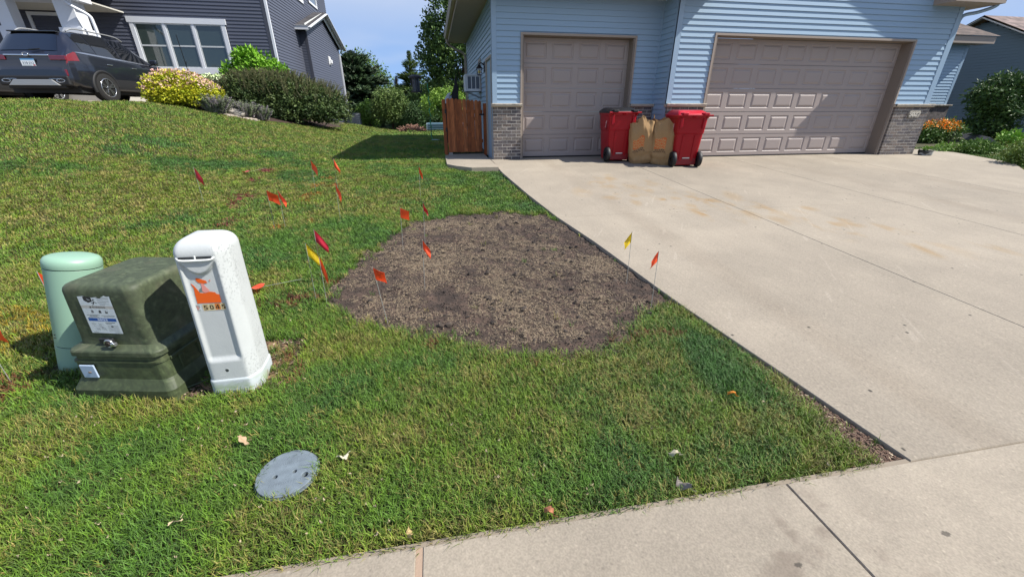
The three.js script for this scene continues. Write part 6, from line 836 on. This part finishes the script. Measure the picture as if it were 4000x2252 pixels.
    const g = gridGeo(N, K, (u, v) => { const q = ((u + 0.75) % 1) * pts.length, i = Math.floor(q) % pts.length, f = q - Math.floor(q), A = pts[i], B = pts[(i + 1) % pts.length]; let x = lerp(A[0], B[0], f), z = lerp(A[1], B[1], f); const ang = Math.atan2(z / 0.31, x / 0.42), ca = Math.cos(ang) * 1.3, sa = Math.sin(ang) * 1.3;
      const n = (s, k) => fbm(ca * s + seed * 3.1 + 5, sa * s + v * s * 1.6 + k, 3, seed + k) - 0.5, ridge = (s, k) => 0.5 - Math.abs(fbm(ca * s + v * 2 + 9, sa * s + v * s * 1.2 + k, 2, seed + k) - 0.5) * 4;
      const top = H + 0.16 * (fbm(ca * 1.5 + seed, sa * 1.5, 2, seed) - 0.35) + 0.07 * Math.pow(Math.abs(Math.cos(ang * 2)), 6), fl = ss(0.72, 1, v);
      const bulge = 1 + 0.10 * Math.sin(v * 2.4 + 0.25) - 0.10 * ss(0.1, 0, v) + 0.10 * fl * n(2, 30);
      const cr = 0.16 * n(1.6, 1) * (0.35 + 0.65 * v) + 0.045 * ridge(2.2, 7) + 0.035 * Math.sin(v * 30 + 9 * n(1.2, 13)) * ss(0.45, 0.1, v) + 0.16 * fl * n(3, 21);
      x *= bulge * (1 + cr); z *= bulge * (1 + cr * 1.2); return [x + 0.04 * v * Math.sin(seed), v * top + 0.02 * n(3, 40), z - 0.05 * fl * ss(-0.2, 0.3, sa) ]; });
    part(b, 'paper', g, M(0xffffff, 0.85, { map: bagTex(seed) })); part(b, 'yard_waste', merge([...Array(30)].map((_, k) => { const r = rng(k + seed * 50); return bar([(r() - 0.5) * 0.3, 0.55, (r() - 0.5) * 0.2], [(r() - 0.5) * 0.34, 0.7 + 0.12 * r(), (r() - 0.5) * 0.24], 0.01); })), M(0x3d2f22, 1)); return b;
  }
  bag('brown paper yard bag leaning left beside the black lidded bin', [4.24, driveY(-8.3), -8.22], R(-18), 3, R(4));
  bag('brown paper yard bag with orange square beside the red lidded bin', [4.62, driveY(-8.0), -8.05], R(-28), 5, R(-4));
}
// ---------------------------------------------------------------- side of the garage: gate, lamp, air conditioner
{
  const gate = thing('wooden_gate', 'brown wooden picket gate with dog eared boards beside garage', 'gate', [0.30, 0.02, -10.3]);
  const wood = [0, 1, 2].map((s) => M(0xffffff, 0.8, { map: dataTex(128, (u, v, i, j) => { const n = wrapFbm(u * 1, v * 0.12 + 0.0, 24, 3, 700 + s * 9), st = wrapNoise(u, v * 0.05, 60, 710 + s), k = 0.72 + 0.5 * n + 0.25 * (st - 0.5) + 0.1 * (hash(i, j, s) - 0.5), b = [[150, 84, 44], [132, 72, 36], [164, 96, 54]][s]; return b.map((q) => q * k); }, { h: 256 }) }));
  const W = 0.093; for (let k = 0; k < 9; k++) { const w = k === 8 ? 0.07 : W - 0.005, h = 1.18 - 0.006 * k; part(gate, 'picket', boxUV(extrude([[0, 0], [w, 0], [w, h - 0.03], [w - 0.022, h], [0.022, h], [0, h - 0.03]], 0.016, { bevelEnabled: true, bevelSize: 0.0015, bevelThickness: 0.0015, bevelSegments: 1 }), 2.2, k * 0.37, k * 0.21), wood[(k * 2) % 3], [k * W, 0.04 + 0.004 * ((k * 5) % 3), 0.002 * ((k * 7) % 3)], [0, 0, R(((k * 3) % 5 - 2) * 0.12)]); }
  for (const y of [0.25, 0.9]) part(gate, 'rail', boxUV(span(0, 0.84, y, y + 0.08, -0.042, -0.004)), wood[1]);
  part(gate, 'brace', boxUV(bar([0.04, 0.33, -0.03], [0.8, 0.9, -0.03], 0.06, 0.03)), wood[1]);
  part(gate, 'post', boxUV(span(-0.1, -0.02, -0.05, 1.2, -0.07, 0.02)), wood[1]); part(gate, 'post', boxUV(span(0.86, 0.93, -0.05, 1.12, -0.06, 0.01)), wood[1]);
  part(gate, 'latch', merge([rbox(0.12, 0.035, 0.012, 0.82, 0.88, 0.026, 0.004), cyl(0.012, 0.012, 0.02, 10).rotateX(Math.PI / 2).translate(0.86, 0.88, 0.03)]), M(0x151516, 0.5, { metalness: 0.5 })); part(gate, 'hinge', rbox(0.03, 0.09, 0.02, -0.03, 0.55, 0.02, 0.004), M(0x1c1c1e, 0.5)); part(gate, 'hinge', rbox(0.03, 0.09, 0.02, -0.03, 0.95, 0.02, 0.004), M(0x1c1c1e, 0.5));
  part(gate, 'foot_block', span(0.0, 0.09, -0.02, 0.035, -0.03, 0.03), M(0x8e8a84, 0.9));
  const ac = thing('window_air_conditioner', 'white window air conditioner on bracket above the gate', 'air conditioner', [1.235, 1.43, -11.6]);
  part(ac, 'case', merge([rbox(0.40, 0.025, 0.46, -0.2, 0.37, 0, 0.01), rbox(0.40, 0.03, 0.46, -0.2, 0.015, 0, 0.01), rbox(0.03, 0.36, 0.46, -0.385, 0.19, 0, 0.01), rbox(0.4, 0.36, 0.43, -0.198, 0.19, -0.012, 0.01)]), M(0xcfd3d6, 0.5));
  for (let k = 0; k < 3; k++) part(ac, 'side_grille', span(-0.325 + k * 0.105, -0.24 + k * 0.105, 0.06, 0.335, 0.2, 0.2085), M(0x59616d, 0.6));
  for (let k = 0; k < 4; k++) part(ac, 'grille_bar', rbox(0.016, 0.31, 0.02, -0.335 + k * 0.105, 0.195, 0.205, 0.004), M(0xd5d8da, 0.5));
  part(ac, 'bracket', merge([bar([-0.42, -0.01, 0.15], [0.0, -0.01, 0.15], 0.02), bar([-0.33, -0.01, 0.15], [0.0, -0.14, 0.15], 0.02), bar([-0.33, -0.01, -0.15], [0.0, -0.14, -0.15], 0.02), bar([-0.001, -0.17, 0.15], [-0.001, 0, 0.15], 0.02)]), M(0x8d9296, 0.5, { metalness: 0.4 }));
  const lm = thing('wall_lantern', 'bronze carriage lantern on the garage side wall', 'wall lamp', [1.235, 1.86, -10.42]);
  const bronze = M(0x241a16, 0.5, { metalness: 0.4 }); part(lm, 'backplate', rbox(0.02, 0.2, 0.1, -0.012, 0.04, 0, 0.008), bronze); part(lm, 'arm', tube([[-0.02, 0.08, 0], [-0.08, 0.12, 0], [-0.13, 0.10, 0]], 0.012), bronze);
  part(lm, 'roof', merge([new THREE.CylinderGeometry(0.02, 0.075, 0.07, 6).translate(-0.13, 0.055, 0), cyl(0.008, 0.004, 0.04, 6, -0.13, 0.09, 0), new THREE.CylinderGeometry(0.08, 0.08, 0.012, 6).translate(-0.13, 0.018, 0)]), bronze); part(lm, 'glass', new THREE.CylinderGeometry(0.062, 0.046, 0.13, 6, 1, true).translate(-0.13, -0.055, 0), MP(0xffffff, 0.1, { transmission: 1, thickness: 0 }));
  part(lm, 'frame', merge([0, 1, 2, 3, 4, 5].map((k) => { const a = k * 1.0472; return bar([-0.13 + Math.sin(a) * 0.064, 0.012, Math.cos(a) * 0.064], [-0.13 + Math.sin(a) * 0.048, -0.12, Math.cos(a) * 0.048], 0.007); }).concat([new THREE.CylinderGeometry(0.05, 0.04, 0.016, 6).translate(-0.13, -0.126, 0)])), bronze); part(lm, 'bulb', new THREE.SphereGeometry(0.028, 12, 10).scale(1, 1.3, 1).translate(-0.13, -0.06, 0), M(0xcdb64e, 0.4));
  const cv = thing('pointed_cover', 'black pointed fabric cover with white panel behind wooden gate', 'cover', [0.42, 0, -11.5]);
  const sail = (pts, z, m, name) => part(cv, name, extrude(pts, 0.04, { bevelEnabled: true, bevelSize: 0.012, bevelThickness: 0.014, bevelSegments: 2 }).translate(0, 0, z), m);
  sail([[-0.16, 0.2], [0.22, 0.2], [0.23, 1.25], [0.235, 1.5], [0.195, 1.82], [0.15, 1.55], [0.07, 1.35], [-0.06, 1.26], [-0.16, 1.1]], 0, M(0x0c0c0f, 0.7), 'black_fabric'); sail([[-0.13, 1.15], [-0.05, 1.16], [0.0, 1.32], [0.05, 1.4], [-0.02, 1.37], [-0.1, 1.26]], 0.035, M(0xb6bac2, 0.7), 'white_panel'); sail([[0.0, 1.12], [0.05, 1.13], [0.055, 1.32], [0.02, 1.3]], 0.045, M(0x9aa0aa, 0.7), 'white_panel');
  const hook = thing('garden_hook', 'green shepherd hook pole with spiral tape on back lawn', 'garden hook', at(-0.11, -14.03));
  part(hook, 'pole', tube([[0, -0.1, 0], [-0.01, 1.0, 0], [-0.02, 1.85, 0], [-0.05, 1.97, 0], [-0.13, 2.0, 0], [-0.36, 2.0, 0.0], [-0.44, 2.02, 0]], 0.012, 6, 50), M(0x1d3527, 0.5)); part(hook, 'spiral_tape', merge([0.02, 0.38, 0.72, 1.05, 1.4].map((y) => tube([[0.03, y, 0.0], [0.0, y + 0.08, 0.014], [-0.02, y + 0.16, 0.014], [-0.005, y + 0.24, 0.012]], 0.011, 5))), M(0x4fae7d, 0.5)); part(hook, 'foot', tube([[-0.01, 0.02, 0.02], [0.1, 0.03, 0.05], [0.24, 0.02, 0.06]], 0.012, 5), M(0xa8bcc0, 0.5));
  const fd = thing('bird_feeder', 'dark lantern shaped bird feeder hanging from the green hook', 'bird feeder', [-0.47, at(-0.11, -14.03)[1] + 1.62, -14.03]);
  part(fd, 'roof', merge([new THREE.CylinderGeometry(0.10, 0.19, 0.05, 8).translate(0, 0.24, 0), new THREE.CylinderGeometry(0.19, 0.19, 0.05, 8).translate(0, 0.19, 0)]), M(0x2a2429, 0.6)); part(fd, 'cage', merge([0, 1, 2, 3, 4, 5, 6, 7].map((k) => { const a = k * 0.785; return bar([Math.cos(a) * 0.15, -0.2, Math.sin(a) * 0.15], [Math.cos(a) * 0.16, 0.18, Math.sin(a) * 0.16], 0.022); })), M(0x2a2429, 0.6)); part(fd, 'seed_tube', cyl(0.1, 0.1, 0.36, 12, 0, -0.19, 0), M(0x4a4f57, 0.3)); part(fd, 'tray', cyl(0.16, 0.16, 0.03, 14, 0, -0.22, 0), M(0x2a2429, 0.6)); part(fd, 'hanger', rod([0, 0.26, 0], [0.03, 0.4, 0], 0.004, 4), M(0x2a2429, 0.6));
  const shed = thing('garden_shed', 'small blue sided shed in the back garden behind the hook', 'shed', [0.55, lawnY(0.5, -24.5) - 0.62, -24.5]);
  part(shed, 'wall', span(-0.95, 1.4, 0, 1.05, -0.6, 0), M(0x64808f, 0.6)); for (let k = 0; k < 9; k++) part(shed, 'siding_board', bar([-0.95, 0.06 + k * 0.115, 0.008], [1.4, 0.06 + k * 0.115, 0.008], 0.018, 0.1), M(0x6f8c9b, 0.6)); part(shed, 'corner_board', span(-1.0, -0.92, 0, 1.05, -0.02, 0.03), M(0xa7b8c0, 0.6)); part(shed, 'window', span(0.16, 0.34, 0.55, 0.8, 0.01, 0.04), M(0xaeb7a0, 0.4));
  const cond = thing('air_conditioner_unit', 'grey outdoor air conditioner unit at the grey house far corner', 'air conditioner', [-5.0, lawnY(-5, -29.2) - 0.1, -29.0], R(0));
  part(cond, 'case', rbox(0.78, 0.85, 0.7, 0, 0.425, 0, 0.03), M(0x9b9c9a, 0.6)); part(cond, 'louvre', merge([...Array(7)].map((_, k) => rbox(0.2, 0.025, 0.03, 0.28, 0.12 + k * 0.105, 0.355, 0.006))), M(0xd6d7d4, 0.5)); part(cond, 'fan_grille', cyl(0.3, 0.3, 0.03, 24, 0, 0.85, 0), M(0x2b2c2c, 0.6));
  const pile = thing('brush_pile', 'pile of pinkish cut branches at the far lawn end', 'brush pile', at(-1.15, -22.5)); { const r = rng(4); part(pile, 'branches', merge([...Array(160)].map(() => { const x = (r() - 0.5) * 1.3, h = 0.34 * (1 - (x / 0.75) ** 2); return bar([x, r() * h, (r() - 0.5) * 0.5], [x + (r() - 0.5) * 0.5, r() * h + 0.05, (r() - 0.5) * 0.5], 0.022); })), M(0x9c7766, 0.9)); }
  const pot = thing('camouflage_pot', 'camouflage fabric pot with lime green seedling at the right pier', 'plant pot', [11.82, driveY(-8.4), -8.35]);
  part(pot, 'fabric', loft([[0, 0.26, 0.22, 0.1], [0.06, 0.3, 0.26, 0.12], [0.11, 0.27, 0.23, 0.1], [0.105, 0.2, 0.17, 0.08]], { warp: ([x, y, z]) => [x * (1 + 0.12 * Math.sin(x * 30 + y * 40)), y + 0.015 * Math.sin(x * 35 + z * 20), z] }), M(0xffffff, 0.9, { map: dataTex(64, (u, v) => { const n = wrapFbm(u, v, 6, 2, 3); return n > 0.56 ? [150, 152, 150] : n > 0.42 ? [58, 60, 58] : [22, 22, 24]; }) })); foliage(pot, 'seedling', [leafCluster(8, 1, 0.9, 0.6, 11, 0.2, 0.7)], 10, 12, (r) => ({ p: [(r() - 0.5) * 0.12 + 0.02, 0.12 + 0.04 * r(), (r() - 0.5) * 0.1], s: 0.05, c: [0.18, 0.34, 0.03] }));
}
renderer.render(scene, camera);
